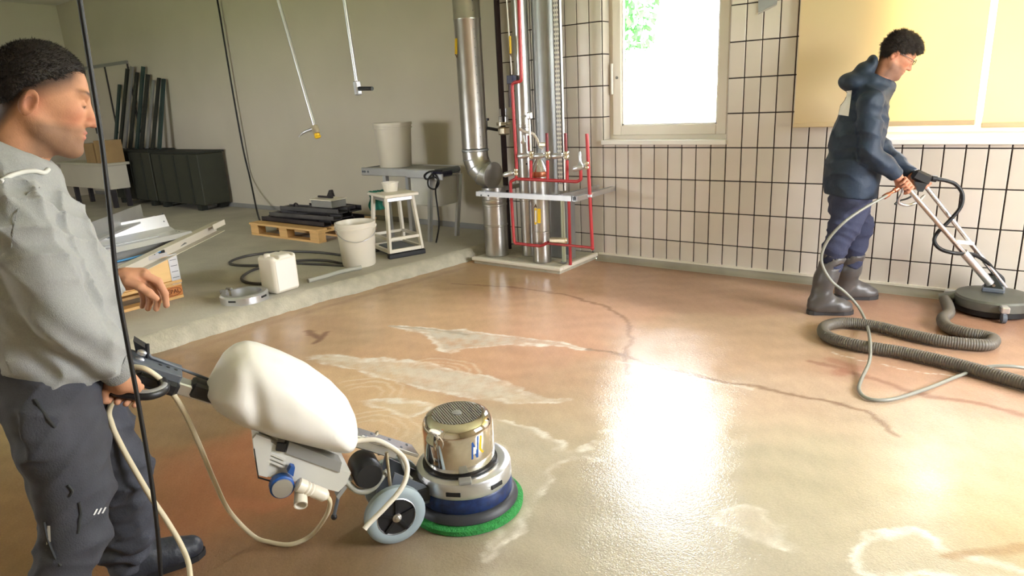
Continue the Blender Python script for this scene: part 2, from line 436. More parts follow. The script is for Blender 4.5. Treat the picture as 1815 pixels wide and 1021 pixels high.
# floor: wet screed, real stains carried as a colour attribute on a dense grid
def make_floor():
    x0, x1, y0, y1 = -1.75, 3.45, -5.05, 0.0
    nx, ny = 470, 440
    gx = np.r_[np.linspace(x0, x1, nx), 4.2, XR]; gy = np.r_[YF, -6.2, np.linspace(y0, y1, ny)]
    X, Y = np.meshgrid(gx, gy, indexing='ij'); P = np.stack([X.ravel(), Y.ravel()], 1)
    col = np.zeros((len(P), 3)); wsum = np.zeros(len(P))
    # stain colours sampled at floor points (pixel on the floor plane -> metres): pixel, sigma, sRGB
    sp = [(300, 660, .3, (160, 118, 70)), (180, 800, .4, (146, 112, 62)), (60, 900, .35, (140, 100, 48)), (20, 780, .3, (150, 122, 66)), (330, 850, .25, (176, 104, 54)), (450, 900, .25, (186, 112, 58)),
          (480, 990, .25, (150, 110, 66)), (330, 760, .2, (150, 116, 74)), (420, 820, .2, (178, 108, 56)), (600, 980, .25, (146, 114, 76)), (760, 1000, .22, (160, 138, 108)), (640, 900, .2, (150, 112, 72)),
          (420, 600, .25, (190, 146, 96)), (520, 590, .25, (198, 150, 100)), (600, 600, .25, (202, 158, 106)), (700, 540, .35, (206, 160, 104)), (640, 520, .3, (196, 150, 96)),
          (850, 490, .3, (196, 150, 92)), (900, 540, .35, (214, 160, 112)), (800, 560, .3, (212, 164, 108)), (1000, 500, .3, (200, 146, 100)), (1050, 560, .3, (216, 160, 120)),
          (1200, 500, .4, (184, 134, 98)), (1350, 530, .4, (190, 140, 104)), (1430, 600, .4, (204, 164, 122)), (1600, 560, .35, (190, 134, 96)), (1700, 640, .35, (200, 150, 110)), (1560, 650, .3, (206, 150, 114)),
          (720, 620, .25, (214, 164, 110)), (640, 690, .22, (222, 178, 122)), (720, 720, .22, (226, 186, 134)), (850, 640, .3, (218, 162, 112)), (950, 640, .3, (216, 158, 116)), (1000, 700, .3, (206, 168, 124)),
          (950, 760, .3, (206, 182, 144)), (1000, 850, .3, (198, 182, 152)), (1000, 950, .35, (196, 184, 158)), (900, 980, .3, (192, 178, 150)), (1150, 900, .35, (196, 184, 160)), (1250, 980, .35, (196, 184, 158)),
          (1200, 740, .4, (208, 184, 150)), (1400, 720, .4, (212, 176, 142)), (1300, 620, .4, (208, 166, 126)), (1500, 800, .4, (206, 188, 150)), (1650, 760, .4, (212, 182, 146)), (1750, 700, .3, (208, 160, 126)),
          (1600, 900, .4, (204, 188, 146)), (1750, 880, .35, (206, 186, 138)), (1780, 960, .3, (198, 168, 112)), (1450, 930, .4, (198, 186, 156)), (1400, 850, .4, (200, 186, 154)), (1500, 990, .4, (196, 184, 158)),
          (1790, 800, .3, (206, 184, 136)), (1790, 560, .3, (180, 126, 90)), (230, 620, .2, (164, 128, 84))]
    rs = np.random.RandomState(3)
    # domain warp so that the stains get ragged outlines
    def nz(p, f, s):
        q = np.random.RandomState(s); o = 0
        for i in range(5):
            k = q.randn(2)*f*(1.6**i); k2 = q.randn(2)*f*(1.6**i)
            o = o+np.sin(p@k+q.rand()*6+1.3*np.sin(p@k2+q.rand()*6))/(1.5**i)
        return o/2.2
    Wp = P+np.stack([nz(P, 3, 11), nz(P, 3, 12)], 1)*.10+np.stack([nz(P, 11, 13), nz(P, 11, 14)], 1)*.025
    for px, py, sg, c in sp:
        w0 = PZ(px, py)[:2]; w = np.exp(-((Wp-w0)**2).sum(1)/(2*(sg*.62)**2))+1e-9
        col += w[:, None]*np.array(rgb(*c)); wsum += w
    col /= wsum[:, None]
    def dist(poly, Q):
        d = np.full(len(Q), 9.0); A = [PZ(*p)[:2] for p in poly]
        for a, b in zip(A[:-1], A[1:]):
            ba = b-a; t = np.clip(((Q-a)@ba)/max(ba@ba, 1e-9), 0, 1); d = np.minimum(d, np.linalg.norm(Q-a-t[:, None]*ba, axis=1))
        return d
    def inside(poly, Q):
        A = np.array([PZ(*p)[:2] for p in poly]); r = np.zeros(len(Q), bool); j = len(A)-1
        for i in range(len(A)):
            c = ((A[i, 1] > Q[:, 1]) != (A[j, 1] > Q[:, 1])) & (Q[:, 0] < (A[j, 0]-A[i, 0])*(Q[:, 1]-A[i, 1])/(A[j, 1]-A[i, 1]+1e-12)+A[i, 0]); r ^= c; j = i
        return r
    def blend(m, c, a):
        nonlocal col
        m = np.clip(m, 0, 1)[:, None]*a; col = col*(1-m)+np.array(rgb(*c))*m
    def sst(d, a, b): t = np.clip((d-a)/(b-a), 0, 1); return 1-t*t*(3-2*t)
    Q = P+np.stack([nz(P, 14, 21), nz(P, 14, 22)], 1)*.018+np.stack([nz(P, 40, 23), nz(P, 40, 24)], 1)*.006
    Q2 = Q+np.stack([nz(P, 7, 25), nz(P, 7, 26)], 1)*.030
    # pale slurry tongues with brighter rims
    for poly, c, a in [([(545, 632), (640, 636), (720, 640), (800, 655), (880, 672), (910, 690), (970, 705), (1015, 705), (990, 715), (900, 712), (830, 700), (760, 690), (690, 672), (620, 655)], (228, 216, 192), .8),
                       ([(688, 578), (760, 580), (850, 588), (930, 600), (1060, 618), (1000, 618), (900, 612), (800, 622), (770, 612), (750, 595)], (214, 204, 184), .85),
                       ([(870, 745), (950, 765), (1010, 800), (1060, 780), (1085, 762), (1095, 800), (1070, 820), (1030, 815), (980, 835), (950, 880), (900, 960), (860, 990), (880, 860), (880, 800)], (206, 194, 168), .6),
                       ([(640, 712), (700, 706), (760, 722), (740, 735), (690, 728)], (230, 204, 160), .5),
                       ([(1270, 910), (1330, 900), (1390, 940), (1410, 970), (1320, 940)], (220, 205, 180), .7),
                       ([(1600, 930), (1700, 980), (1815, 1000), (1815, 1021), (1560, 1021), (1520, 980)], (196, 184, 154), .5)]:
        poly = [tuple(p[:2]) for p in cr([(x_, y_, 0) for x_, y_ in poly], 4, True)]
        ins = inside(poly, Q2); e = dist(poly+[poly[0]], Q2); tx = np.clip(.75+.5*nz(P, 26, 41), .25, 1)
        blend(np.where(ins, np.clip(e/.05, 0, 1)**.7, 0)*tx, c, a)
        blend(np.where(ins, sst(e, .006, .04), sst(e, .0, .012))*np.clip(.6+.8*nz(P, 18, 42), .1, 1), (244, 236, 220), .85)
    # brown silt lines and dark smears
    for poly, w, c, a in [([(1040, 618), (1110, 630), (1180, 655), (1300, 680), (1420, 700), (1530, 728), (1560, 748), (1585, 772)], .022, (150, 112, 80), .75),
                          ([(800, 503), (900, 508), (1000, 522), (1080, 545), (1112, 570), (1118, 600), (1106, 640), (1110, 662)], .02, (160, 112, 74), .7),
                          ([(1440, 640), (1560, 675), (1640, 700), (1740, 715), (1815, 735)], .03, (158, 100, 72), .6),
                          ([(1480, 640), (1520, 655), (1490, 660)], .06, (190, 120, 84), .6),
                          ([(545, 588), (570, 600), (580, 590), (560, 608)], .035, (140, 92, 62), .8),
                          ([(690, 578), (760, 583), (830, 592)], .018, (176, 160, 134), .7),
                          ([(1060, 458), (1200, 478), (1440, 512), (1700, 540), (1815, 550)], .12, (158, 118, 84), .6),
                          ([(1090, 640), (1200, 665), (1330, 690)], .012, (236, 226, 206), .5),
                          ([(1680, 985), (1815, 970)], .03, (176, 132, 76), .6), ([(280, 640), (520, 560), (820, 475)], .05, (176, 128, 80), .55),
                          ([(1480, 625), (1600, 655), (1700, 668)], .006, (232, 222, 206), .7), ([(400, 890), (470, 900), (560, 870)], .05, (196, 110, 56), .5)]:
        d = dist(poly, Q); blend(sst(d, w*.25, w*1.2), c, a)
    # arc-shaped brush swirls left by the disc
    for cx, cy, r0, n_ in [(640, 700, .10, 7), (650, 770, .12, 6), (760, 668, .16, 4)]:
        c0 = PZ(cx, cy)[:2]; rr = np.linalg.norm(Q-c0, axis=1); ang = np.arctan2(*(Q-c0).T[::-1])
        m = np.clip(np.sin((rr-r0)*2*math.pi/.05+.8*nz(P, 8, 51))*1.6-.5, 0, 1)*sst(np.abs(rr-r0-.07), .04, .11)*np.clip(np.cos(ang-1.7)*1.5, 0, 1)
        blend(m.astype(float), (244, 228, 196), .36)
    lum = col.mean(1, keepdims=True); col = (lum+(col-lum)*.72)*.95
    # fine mottling
    col = col*(1+.07*nz(P, 9, 31)[:, None]+.05*nz(P, 33, 32)[:, None])
    m, n = len(gx), len(gy)
    I = np.arange(m*n).reshape(m, n); F = np.stack([I[:-1, :-1], I[1:, :-1], I[1:, 1:], I[:-1, 1:]], -1).reshape(-1, 4)
    me = bpy.data.meshes.new('floor'); me.from_pydata(np.c_[P, np.zeros(len(P))].tolist(), [], F.tolist())
    o = link_mesh('floor', me, None, None, (0, 0, 0))
    a = me.color_attributes.new('Col', 'FLOAT_COLOR', 'POINT'); a.data.foreach_set('color', np.c_[np.clip(col, .01, 1), np.ones(len(P))].ravel())
    mt = bpy.data.materials.new('wet_floor'); mt.use_nodes = True; nt = mt.node_tree; b = nt.nodes['Principled BSDF']; L = nt.links.new
    at = nt.nodes.new('ShaderNodeAttribute'); at.attribute_name = 'Col'; tc = nt.nodes.new('ShaderNodeTexCoord')
    def noise(sc, det=3.0, rg=.5):
        q = nt.nodes.new('ShaderNodeTexNoise'); q.inputs['Scale'].default_value = sc; q.inputs['Detail'].default_value = det; q.inputs['Roughness'].default_value = rg; L(tc.outputs['Object'], q.inputs['Vector']); return q
    def rng(n_, a0, a1, b0, b1):
        q = nt.nodes.new('ShaderNodeMapRange'); 
        for i, v in zip((1, 2, 3, 4), (a0, a1, b0, b1)): q.inputs[i].default_value = v
        L(n_, q.inputs[0]); return q.outputs[0]
    g = noise(120, 4); mx = nt.nodes.new('ShaderNodeMix'); mx.data_type = 'RGBA'; mx.blend_type = 'MULTIPLY'; mx.inputs[0].default_value = 1
    L(at.outputs['Color'], mx.inputs[6]); L(rng(g.outputs['Fac'], .3, .7, .93, 1.07), mx.inputs[7]); L(mx.outputs[2], b.inputs['Base Color'])
    wet = noise(1.6, 4, .6); L(rng(wet.outputs['Fac'], .35, .65, .07, .20), b.inputs['Roughness'])
    b.inputs['Specular IOR Level'].default_value = .5; b.inputs['IOR'].default_value = 1.36
    h1 = noise(70, 2); h2 = noise(170, 2); ad = nt.nodes.new('ShaderNodeMath'); ad.operation = 'ADD'; L(h1.outputs['Fac'], ad.inputs[0]); L(h2.outputs['Fac'], ad.inputs[1])
    bp = nt.nodes.new('ShaderNodeBump'); bp.inputs['Distance'].default_value = .004; L(ad.outputs[0], bp.inputs['Height'])
    L(rng(wet.outputs['Fac'], .35, .7, .12, .42), bp.inputs['Strength']); L(bp.outputs[0], b.inputs['Normal'])
    me.materials.append(mt); structure(o, 'wet screed floor stained orange and beige')
make_floor()

# raised concrete platform with a ragged edge
def make_platform():
    ys = np.r_[np.linspace(YF, -5, 20)[:-1], np.linspace(-5, YB, 190)]
    bx = np.interp(ys, [YF, -3.41, -2.385, -.685, YB], [-1.50, -1.35, -1.315, -1.12, -1.05])
    r = np.random.RandomState(5)
    def sm(n): q = r.randn(len(ys)+8); return np.convolve(q, np.ones(n)/n, 'same')[4:-4]
    b = bx+.010*sm(3)+.012*sm(7); t1 = bx-.025+.008*sm(3); t2 = bx-.065+.006*sm(3)+.01*sm(7); t3 = bx-.11+.012*sm(5)
    zt = .10+.003*sm(3)
    rows = [np.stack([b+.004, ys, 0*ys-.01], 1), np.stack([b, ys, 0*ys+.012], 1), np.stack([t1, ys, .05+.008*sm(3)], 1), np.stack([t2, ys, zt-.008+.003*sm(3)], 1), np.stack([t3, ys, 0*ys+.10], 1)]
    mb = MB(); n = len(ys); vs = np.concatenate(rows); fs = []
    for k in range(4):
        for i in range(n-1): fs.append((k*n+i, k*n+i+1, (k+1)*n+i+1, (k+1)*n+i))
    mb.add(vs, fs); e = mb.build('platform_edge', 'concrete_edge', None, 60)
    structure(e, 'rough pale concrete edge of the raised floor')
    mb = MB(); vs = [tuple(p) for p in rows[4]]+[(XL, YB, .1), (XL, YF, .1)]
    mb.add(vs, [tuple(range(len(vs)))]); o = mb.build('floor_platform', 'concrete', None); structure(o, 'raised grey concrete floor behind the step')
make_platform()

# tiled wall: dark joint backing with two openings, tiles standing proud of it
def wall_panels(mb, u0, u1, z0, z1, holes, face):
    """boxes around rectangular holes; face(u, z, d) -> point"""
    us = sorted({u0, u1, *[h[0] for h in holes], *[h[1] for h in holes]}); 
    for a, b in zip(us[:-1], us[1:]):
        hs = [h for h in holes if h[0] <= a+1e-6 and h[1] >= b-1e-6]
        segs = [(z0, z1)] if not hs else [(z0, hs[0][2]), (hs[0][3], z1)]
        for s0, s1 in segs:
            p, q = face(a, s0, 0), face(b, s1, 1); mb.box(np.minimum(p, q), np.maximum(p, q))
XT = -1.08
mb = MB(); wall_panels(mb, XT, XR, 0, ZC, [W1, W2], lambda u, z, d: V(u, .008+d*.29, z))
wall_back = structure(mb.build('wall_back', 'grout'), 'tiled outer wall with dark joints')
tile_cache = {}
def tile_mesh(w, h, mt):
    key = (round(w, 3), round(h, 3), mt)
    if key not in tile_cache:
        mb = MB(); mb.obox(V(0, 0, 0), V(1, 0, 0), V(0, 1, 0), V(0, 0, 1), w/2, .0055, h/2, .0015)
        me = bpy.data.meshes.new('tile'); me.from_pydata(mb.v, [], mb.f)
        bm = bmesh.new(); bm.from_mesh(me); bmesh.ops.recalc_face_normals(bm, faces=bm.faces); bm.to_mesh(me); bm.free()
        me.materials.append(M[mt]); tile_cache[key] = me
    return tile_cache[key]
rest = MB(); tr = random.Random(4)
def put_tile(x0, x1, z0, z1, visible):
    w, h = x1-x0-JT, z1-z0-JT
    if w < .012 or h < .012: return
    c = V((x0+x1)/2, .0035, (z0+z1)/2)
    if visible:
        o = bpy.data.objects.new('tile', tile_mesh(w, h, tr.choice(('tile', 'tile', 'tile_b', 'tile_c')))); COL.objects.link(o); o.parent = wall_back
        o.location = Vector(c-ORG[wall_back.name]); o.location.y += tr.uniform(-.0006, .0006)
    else: rest.obox(c, V(1, 0, 0), V(0, 1, 0), V(0, 0, 1), w/2, .0055, h/2)
for ci in range(-9, 47):
    x0, x1 = ci*TW, (ci+1)*TW
    if x1 > XR: x1 = XR
    for ri in range(-4, 10):
        z0, z1 = ZA+ri*TH, ZA+(ri+1)*TH
        if ri == -4: z0 = .058
        z1 = min(z1, ZC)
        hole = None
        for w in (W1, W2):
            if x0 >= w[0]-.001 and x1 <= w[1]+.001: hole = w
        vis = ci <= 25 and ri <= 4
        if hole:
            if z0 < hole[2] < z1: put_tile(x0, x1, z0, hole[2], vis)
            elif z0 >= hole[2] and z1 <= hole[3]+.001: pass
            elif z0 < hole[3] < z1: put_tile(x0, x1, hole[3], z1, False)
            else: put_tile(x0, x1, z0, z1, vis)
        else: put_tile(x0, x1, z0, z1, vis)
ro = rest.build('tile_field', 'tile', wall_back); ro['kind'] = 'stuff'
# reveal tiles at the left jamb of the clear window
for ri in range(0, 6):
    z0, z1 = max(ZA+ri*TH, W1[2]), min(ZA+(ri+1)*TH, W1[3])
    MB().box((-.002, .012, z0+JT/2), (.006, .115, z1-JT/2)).build('reveal_tile', 'tile_c', wall_back)
    MB().box((W1[1]-.006, .012, z0+JT/2), (W1[1]+.002, .115, z1-JT/2)).build('reveal_tile', 'tile_c', wall_back)

# the other walls and the ceiling
structure(MB().box((XL, YB, 0), (XT-.001, YB+.25, ZC)).build('wall_left_back', 'plaster'), 'plain beige plaster wall of the back bay')
structure(MB().box((XL-.25, YF, 0), (XL, YB+.25, ZC)).build('wall_left', 'plaster'), 'dim beige wall at the far left end')
mb = MB(); wall_panels(mb, YF, .3, 0, ZC, [W3], lambda u, z, d: V(XR+d*.25, u, z)); structure(mb.build('wall_right', 'plaster'))
mb = MB(); wall_panels(mb, XL-.25, XR+.25, 0, ZC, [W4], lambda u, z, d: V(u, YF-d*.25, z)); structure(mb.build('wall_front', 'plaster'))
structure(MB().box((XL-.25, YF-.25, ZC), (XR+.25, YB+.25, ZC+.2)).build('ceiling', 'ceiling_paint'))
structure(MB().box((XL, YB-.012, .10), (XT-.02, YB, .16)).build('baseboard_left_back', 'grey_mid'))

# cove and white strip at the foot of the tiles
def skirting(nm, p, q, n_out, mtl):
    """concave cove between floor and wall from p to q, n_out points into the room"""
    prof = [(.0, .062), (.012, .062), (.012, .05)]+[(.012+.055*(1-math.cos(t)), .05-.05*math.sin(t)) for t in np.linspace(0, math.pi/2, 7)[1:]]+[(.0, .0)]
    mb = MB(); n_out = np.asarray(n_out, float); rr = []
    for e in (p, q): rr.append([np.asarray(e, float)+n_out*u+V(0, 0, w) for u, w in prof])
    mb.loft(rr); return structure(mb.build(nm, mtl, None, 50))
skirting('trim_1', (-.06, 0, 0), (XR, 0, 0), (0, -1, 0), 'cove')
structure(MB().box((-.05, -.018, .050), (XR, -.001, .066)).build('trim_2', 'trim_white'), 'thin white strip along the foot of the tiles')

# windows
def window(nm, w, splits, label, handle=False):
    x0, x1, z0, z1 = w; y = .12
    root = bpy.data.objects.new(nm, None); COL.objects.link(root); root.location = ((x0+x1)/2, y, z0); ORG[root.name] = V((x0+x1)/2, y, z0)
    structure(root, label)
    f = MB()
    for a, b, c, d in ((x0, x0+.05, z0, z1), (x1-.05, x1, z0, z1), (x0+.05, x1-.05, z0, z0+.05), (x0+.05, x1-.05, z1-.05, z1)):
        f.box((a, y, c), (b, y+.07, d))
    f.build('window_frame', 'pvc', root)
    edges = [x0+.04]+splits+[x1-.04]
    for a, b in zip(edges[:-1], edges[1:]):
        s = MB(); t = .082; u0, u1, v0, v1 = a, b, z0+.035, z1-.04
        for p, q, c, d in ((u0, u0+t, v0, v1), (u1-t, u1, v0, v1), (u0+t, u1-t, v0, v0+t), (u0+t, u1-t, v1-t, v1)):
            s.box((p, y-.018, c), (q, y+.05, d), .006)
        sash = s.build('sash', 'pvc', root)
        g = MB()
        for p, q, c, d in ((u0+t, u0+t+.012, v0+t, v1-t), (u1-t-.012, u1-t, v0+t, v1-t), (u0+t, u1-t, v0+t, v0+t+.012), (u0+t, u1-t, v1-t-.012, v1-t)):
            g.box((p, y+.004, c), (q, y+.03, d))
        g.build('glazing_bead', 'white_paint', sash)
        MB().box((u0+t, y+.015, v0+t), (u1-t, y+.021, v1-t)).build('pane', 'glass', sash)
        if handle:
            MB().tube([(u0+.004, y-.03, 1.44), (u0+.004, y-.03, 1.69)], .011, 10).build('hinge_cover', 'white_paint', sash, 50)
            k = MB().lathe((u0+.045, y-.019, 1.575), [(.012, 0), (.012, -.006), (.008, -.010)], (0, 1, 0), 12).build('lock_cap', 'pvc_dark', sash, 40)
    return root
window('window_1', W1, [], 'clear white framed window in the tiled wall', True)
window('window_2', W2, [(W2[0]+W2[1])/2], 'wide white framed window behind the blinds')
def sill(nm, w, lab):
    m_ = MB().box((w[0]-.005, -.028, w[2]-.035), (w[1]+.005, .125, w[2]+.002), .004); structure(m_.build(nm, 'white_paint'), lab)
sill('window_sill_1', W1, 'white sill under the clear window'); sill('window_sill_2', (W2[0]-.06, W2[1], W2[2]), 'white sill under the blinds')
def plain_window(nm, p0, p1, depth):
    mb = MB(); p0, p1 = V(*p0), V(*p1); t = nrm((p1-p0)*V(1, 1, 0)); n = np.cross(t, V(0, 0, 1)); L_ = np.linalg.norm((p1-p0)[:2])
    def bar(u0, u1, z0, z1): c = p0*V(1, 1, 0)+t*(u0+u1)/2+V(0, 0, (z0+z1)/2)+n*depth; mb.obox(c, t, n, V(0, 0, 1), (u1-u0)/2, .03, (z1-z0)/2)
    z0, z1 = p0[2], p1[2]
    bar(0, L_, z0, z0+.06); bar(0, L_, z1-.06, z1); bar(0, .06, z0, z1); bar(L_-.06, L_, z0, z1); bar(L_/2-.04, L_/2+.04, z0, z1)
    structure(mb.build(nm, 'pvc'))
plain_window('window_3', (XR, W3[0], W3[2]), (XR, W3[1], W3[3]), .12)
plain_window('window_4', (W4[0], YF, W4[2]), (W4[1], YF, W4[3]), .12)

# outside: ground, a low white building line and trees, almost burnt out by the daylight
structure(MB().box((-60, .6, -1.0), (60, 70, -.9)).build('ground_outside', 'grass'))
structure(MB().box((-60, -60, -1.0), (60, -8.2, -.9)).build('ground_outside_front', 'grass'))
structure(MB().box((6.2, -8.2, -1.0), (60, .6, -.9)).build('ground_outside_right', 'grass'))
fw_ = thing('garden_wall', (-10, 14, -.9), 'pale garden wall with rails seen through the clear window', 'wall')
MB().box((-22, 14, -.9), (8, 14.15, 1.2)).build('wall_body', 'fence_white', fw_)
for z in (.35, .8, 1.3): MB().box((-22, 13.93, z), (8, 13.985, z+.03)).build('rail', 'grey_mid', fw_)
def tree(c, h, rad, n, lab, seed):
    r = np.random.RandomState(seed); c = np.asarray(c, float); root = thing('tree', c, lab, 'tree', 'trees outside the window')
    MB().tube([c, c+V(.1, 0, h*.4), c+V(0, .1, h*.8)], [.16, .12, .05], 8).build('trunk', 'bark', root, 50)
    vs = []; fs = []
    for i in range(n):
        d = r.randn(3); d = d/np.linalg.norm(d)*r.rand()**.4; p = c+V(0, 0, h*.68)+d*V(rad, rad, h*.36)
        a = nrm(r.randn(3)); b = nrm(np.cross(a, r.randn(3))); s_ = .09+.1*r.rand(); k = len(vs)
        vs += [p-a*s_, p+b*s_*.45, p+a*s_, p-b*s_*.45]; fs.append((k, k+1, k+2, k+3))
    o = MB().add(vs, fs).build('foliage', 'leaf', root)
tree((-6.2, 9.2, -.9), 4.6, 1.15, 2600, 'small leafy tree low in the clear window', 1)
tree((-6.4, 12.2, -.9), 7.2, 1.2, 1800, 'taller sparse tree reaching the top of the clear window', 2)

# roller blinds
def blind(px0, px1, zb, lab, seed):
    x0, x1 = px0, px1; y = -.055; root = thing('roller_blind', ((x0+x1)/2, y, zb), lab, 'blind', 'roller blinds')
    r = np.random.RandomState(seed); n = 24; vs = []; fs = []; zs = np.linspace(zb, 3.0, 14)
    for i, x in enumerate(np.linspace(x0, x1, n)):
        for j, z in enumerate(zs): vs.append((x, y+.006*math.sin(3.3*x+z*1.1+seed)*(1-(z-zb)/2)+.003*math.sin(9*x+seed), z))
    m_ = len(zs)
    for i in range(n-1):
        for j in range(m_-1): fs.append((i*m_+j, (i+1)*m_+j, (i+1)*m_+j+1, i*m_+j+1))
    MB().add(vs, fs).build('fabric', 'blind', root, 179)
    MB().obox(V((x0+x1)/2, y-.004, zb+.012), V(1, 0, 0), V(0, 1, 0), V(0, 0, 1), (x1-x0)/2, .008, .016, .005).build('bottom_bar', 'blind', root)
    MB().tube([(x0, y, 3.04), (x1, y, 3.04)], .04, 14).build('roller', 'pvc', root, 40)
B0 = PY(1406, 222, -.055); B1 = PY(1727, 229, -.055); B2 = PY(1738, 231, -.055)
blind(B0[0], B1[0], B0[2]-.012, 'beige roller blind behind the man in the dark jacket', 1)
blind(B2[0], W2[1]+.1, B0[2]-.03, 'beige roller blind at the right edge of the picture', 2)
# small grey fitting high on the tiles between the windows
q = [PY(x, y, -.012) for x, y in ((1344, -14), (1344, 24), (1376, 8), (1380, -12))]
wf = thing('wall_fitting', PY(1362, 10, 0), 'small grey wedge-shaped fitting high on the tiles beside the blind', 'fitting')
MB().prism(q, (0, .011, 0)).build('plate', 'galv_dull', wf); MB().tube([q[1], q[2]], .006, 8).build('lower_rim', 'alu', wf, 40)

# concrete plinth under the pipes
pl = MB().box((-1.02, -.62, 0), (-.085, 0, .055)); plo = structure(pl.build('pipe_plinth', 'concrete_edge'), 'low concrete plinth under the pipes')
pe = MB().box((-1.03, -.645, .03), (-.06, -.60, .062), .006).box((-.10, -.60, .03), (-.06, 0, .062), .006)
structure(pe.build('plinth_rim', 'trim_white'))

# ================================================================== PIPES IN THE CORNER
UP = V(0, 0, 1)
def px_path(pts, yy): return [PY(x, y, yy) for x, y in pts]
# left spiral duct with its segmented elbow
dc = V(-1.075, -.44, 0)
d = thing('ventilation_duct', dc+V(0, 0, .7), 'tall galvanised round duct ending in a segmented elbow, left of the red pipes', 'duct')
MB().lathe(dc, [(.118, 1.03), (.118, 2.115), (.122, 2.12), (.122, 2.13), (.118, 2.135), (.118, 3.36)], UP, 40).build('duct_pipe', 'galv', d, 40)
MB().lathe(dc, [(.118, 1.0), (.123, 1.005), (.123, 1.02), (.118, 1.025)], UP, 40).build('joint_ring', 'galv_dull', d, 40)
el = [dc+V(0, 0, 1.0), dc+V(.004, 0, .93), dc+V(.045, -.005, .85), dc+V(.115, -.01, .80), dc+V(.20, -.015, .79)]
MB().tube(el, [.118, .118, .118, .117, .117], 28).build('elbow', 'galv', d, 25)
for p, q in ((el[1], el[0]), (el[2], el[1]), (el[3], el[2])):
    t = nrm(q-p); MB().lathe(p-t*.006, [(.119, 0), (.121, .004), (.121, .008), (.119, .012)], t, 28).build('seam', 'galv_dull', d, 40)
e_ = el[-1]; t = nrm(el[-1]-el[-2]); MB().lathe(e_, [(.118, -.012), (.122, -.006), (.122, .006), (.10, .012), (.02, .016)], t, 28).build('end_cap', 'galv', d, 30)
for i in range(26):                                  # riveted seam facing the room
    a = nrm(CAM-dc); a = V(a[0]*.85+.35, a[1]*.85+.25, 0); a = nrm(a)
    p = dc+a*.118+V(0, 0, 1.06+i*.075); MB().lathe(p, [(.004, 0), (.004, .003)], a, 6).build('rivet', 'grey_dark', d)
s_ = thing('pipe_stub', (-.885, -.44, .06), 'thick galvanised pipe stub standing under the duct elbow', 'pipe')
sc = V(-.885, -.44, 0)
MB().lathe(sc, [(.108, .06), (.108, .33), (.112, .335), (.112, .345), (.108, .35), (.108, .515), (.113, .52), (.113, .535), (.108, .54), (.113, .56), (.113, .575), (.108, .58), (.108, .685)], UP, 36).build('stub_pipe', 'galv', s_, 30)
# middle pipes
p0 = PY(924, 100, -.33); MBp = V(p0[0], -.33, 0)
s_ = thing('vertical_pipe', MBp+V(0, 0, .06), 'slim pale metal pipe rising behind the red riser', 'pipe')
MB().lathe(MBp, [(.068, .06), (.068, .56), (.072, .565), (.072, .58), (.068, .585), (.068, 1.2), (.071, 1.205), (.071, 1.22), (.068, 1.225), (.068, ZC-.04)], UP, 28).build('pipe_body', 'galv', s_, 30)
MB().lathe(MBp+V(.045, -.052, .89), [(.008, 0), (.008, .004)], (.65, -.76, 0), 10).build('plug', 'black_plastic', s_)
cc = V(-.43, -.2, 0)
s_ = thing('vertical_pipe', cc+V(0, 0, .06), 'thickest dull grey pipe standing against the tiles beside the perforated rail', 'pipe')
MB().lathe(cc, [(.112, .06), (.112, ZC-.04)], UP, 36).build('pipe_body', 'galv_dull', s_, 30)
lc = V(PY(960, 420, -.49)[0], -.49, 0)
s_ = thing('vertical_pipe', lc+V(0, 0, .06), 'short steel pipe with a yellow arrow sticker and a cone on top', 'pipe')
MB().lathe(lc, [(.08, .06), (.08, .315), (.084, .318), (.084, .332), (.08, .336), (.08, .80)], UP, 32).build('pipe_body', 'galv', s_, 30)
MB().lathe(lc, [(.079, .80), (.082, .805), (.082, .84), (.079, .845)], UP, 32).build('copper_ring', 'copper', s_, 40)
MB().lathe(lc, [(.079, .845), (.045, .92), (.02, .955)], UP, 28).build('cone_cap', 'steel', s_, 30)
def curved_sticker(c, r, pxs, m_, parent, nm):
    """sticker wrapped round a vertical pipe: pixel rectangle (x0, x1, y0, y1)"""
    x0, x1, y0, y1 = pxs; vs = []; n = 5
    def hit(x, y):
        d_ = ray(x, y); o_ = CAM-c; a = d_[0]**2+d_[1]**2; b = 2*(o_[0]*d_[0]+o_[1]*d_[1]); q = o_[0]**2+o_[1]**2-r*r
        t_ = (-b-math.sqrt(max(b*b-4*a*q, 0)))/(2*a); return CAM+d_*t_
    g = [[hit(x0+(x1-x0)*i/n, y) for y in (y0, y1)] for i in range(n+1)]
    for k in range(n+1): vs += g[k]
    MB().add(vs, [(2*k, 2*k+1, 2*k+3, 2*k+2) for k in range(n)]).build(nm, m_, parent, 60); return hit
R1 = .0815
curved_sticker(lc, R1, (952.5, 958.5, 370, 395.5), 'yellow', s_, 'sticker')
h_ = curved_sticker(lc, R1, (947, 951.5, 369, 398), 'yellow', s_, 'sticker')
curved_sticker(lc, R1+.0006, (948, 950.7, 373, 394), 'white_paint', s_, 'sticker_field')
MB().add([h_(946, 368), h_(952, 368), h_(949.2, 361)], [(0, 1, 2)]).build('arrow_head', 'yellow_dark', s_)
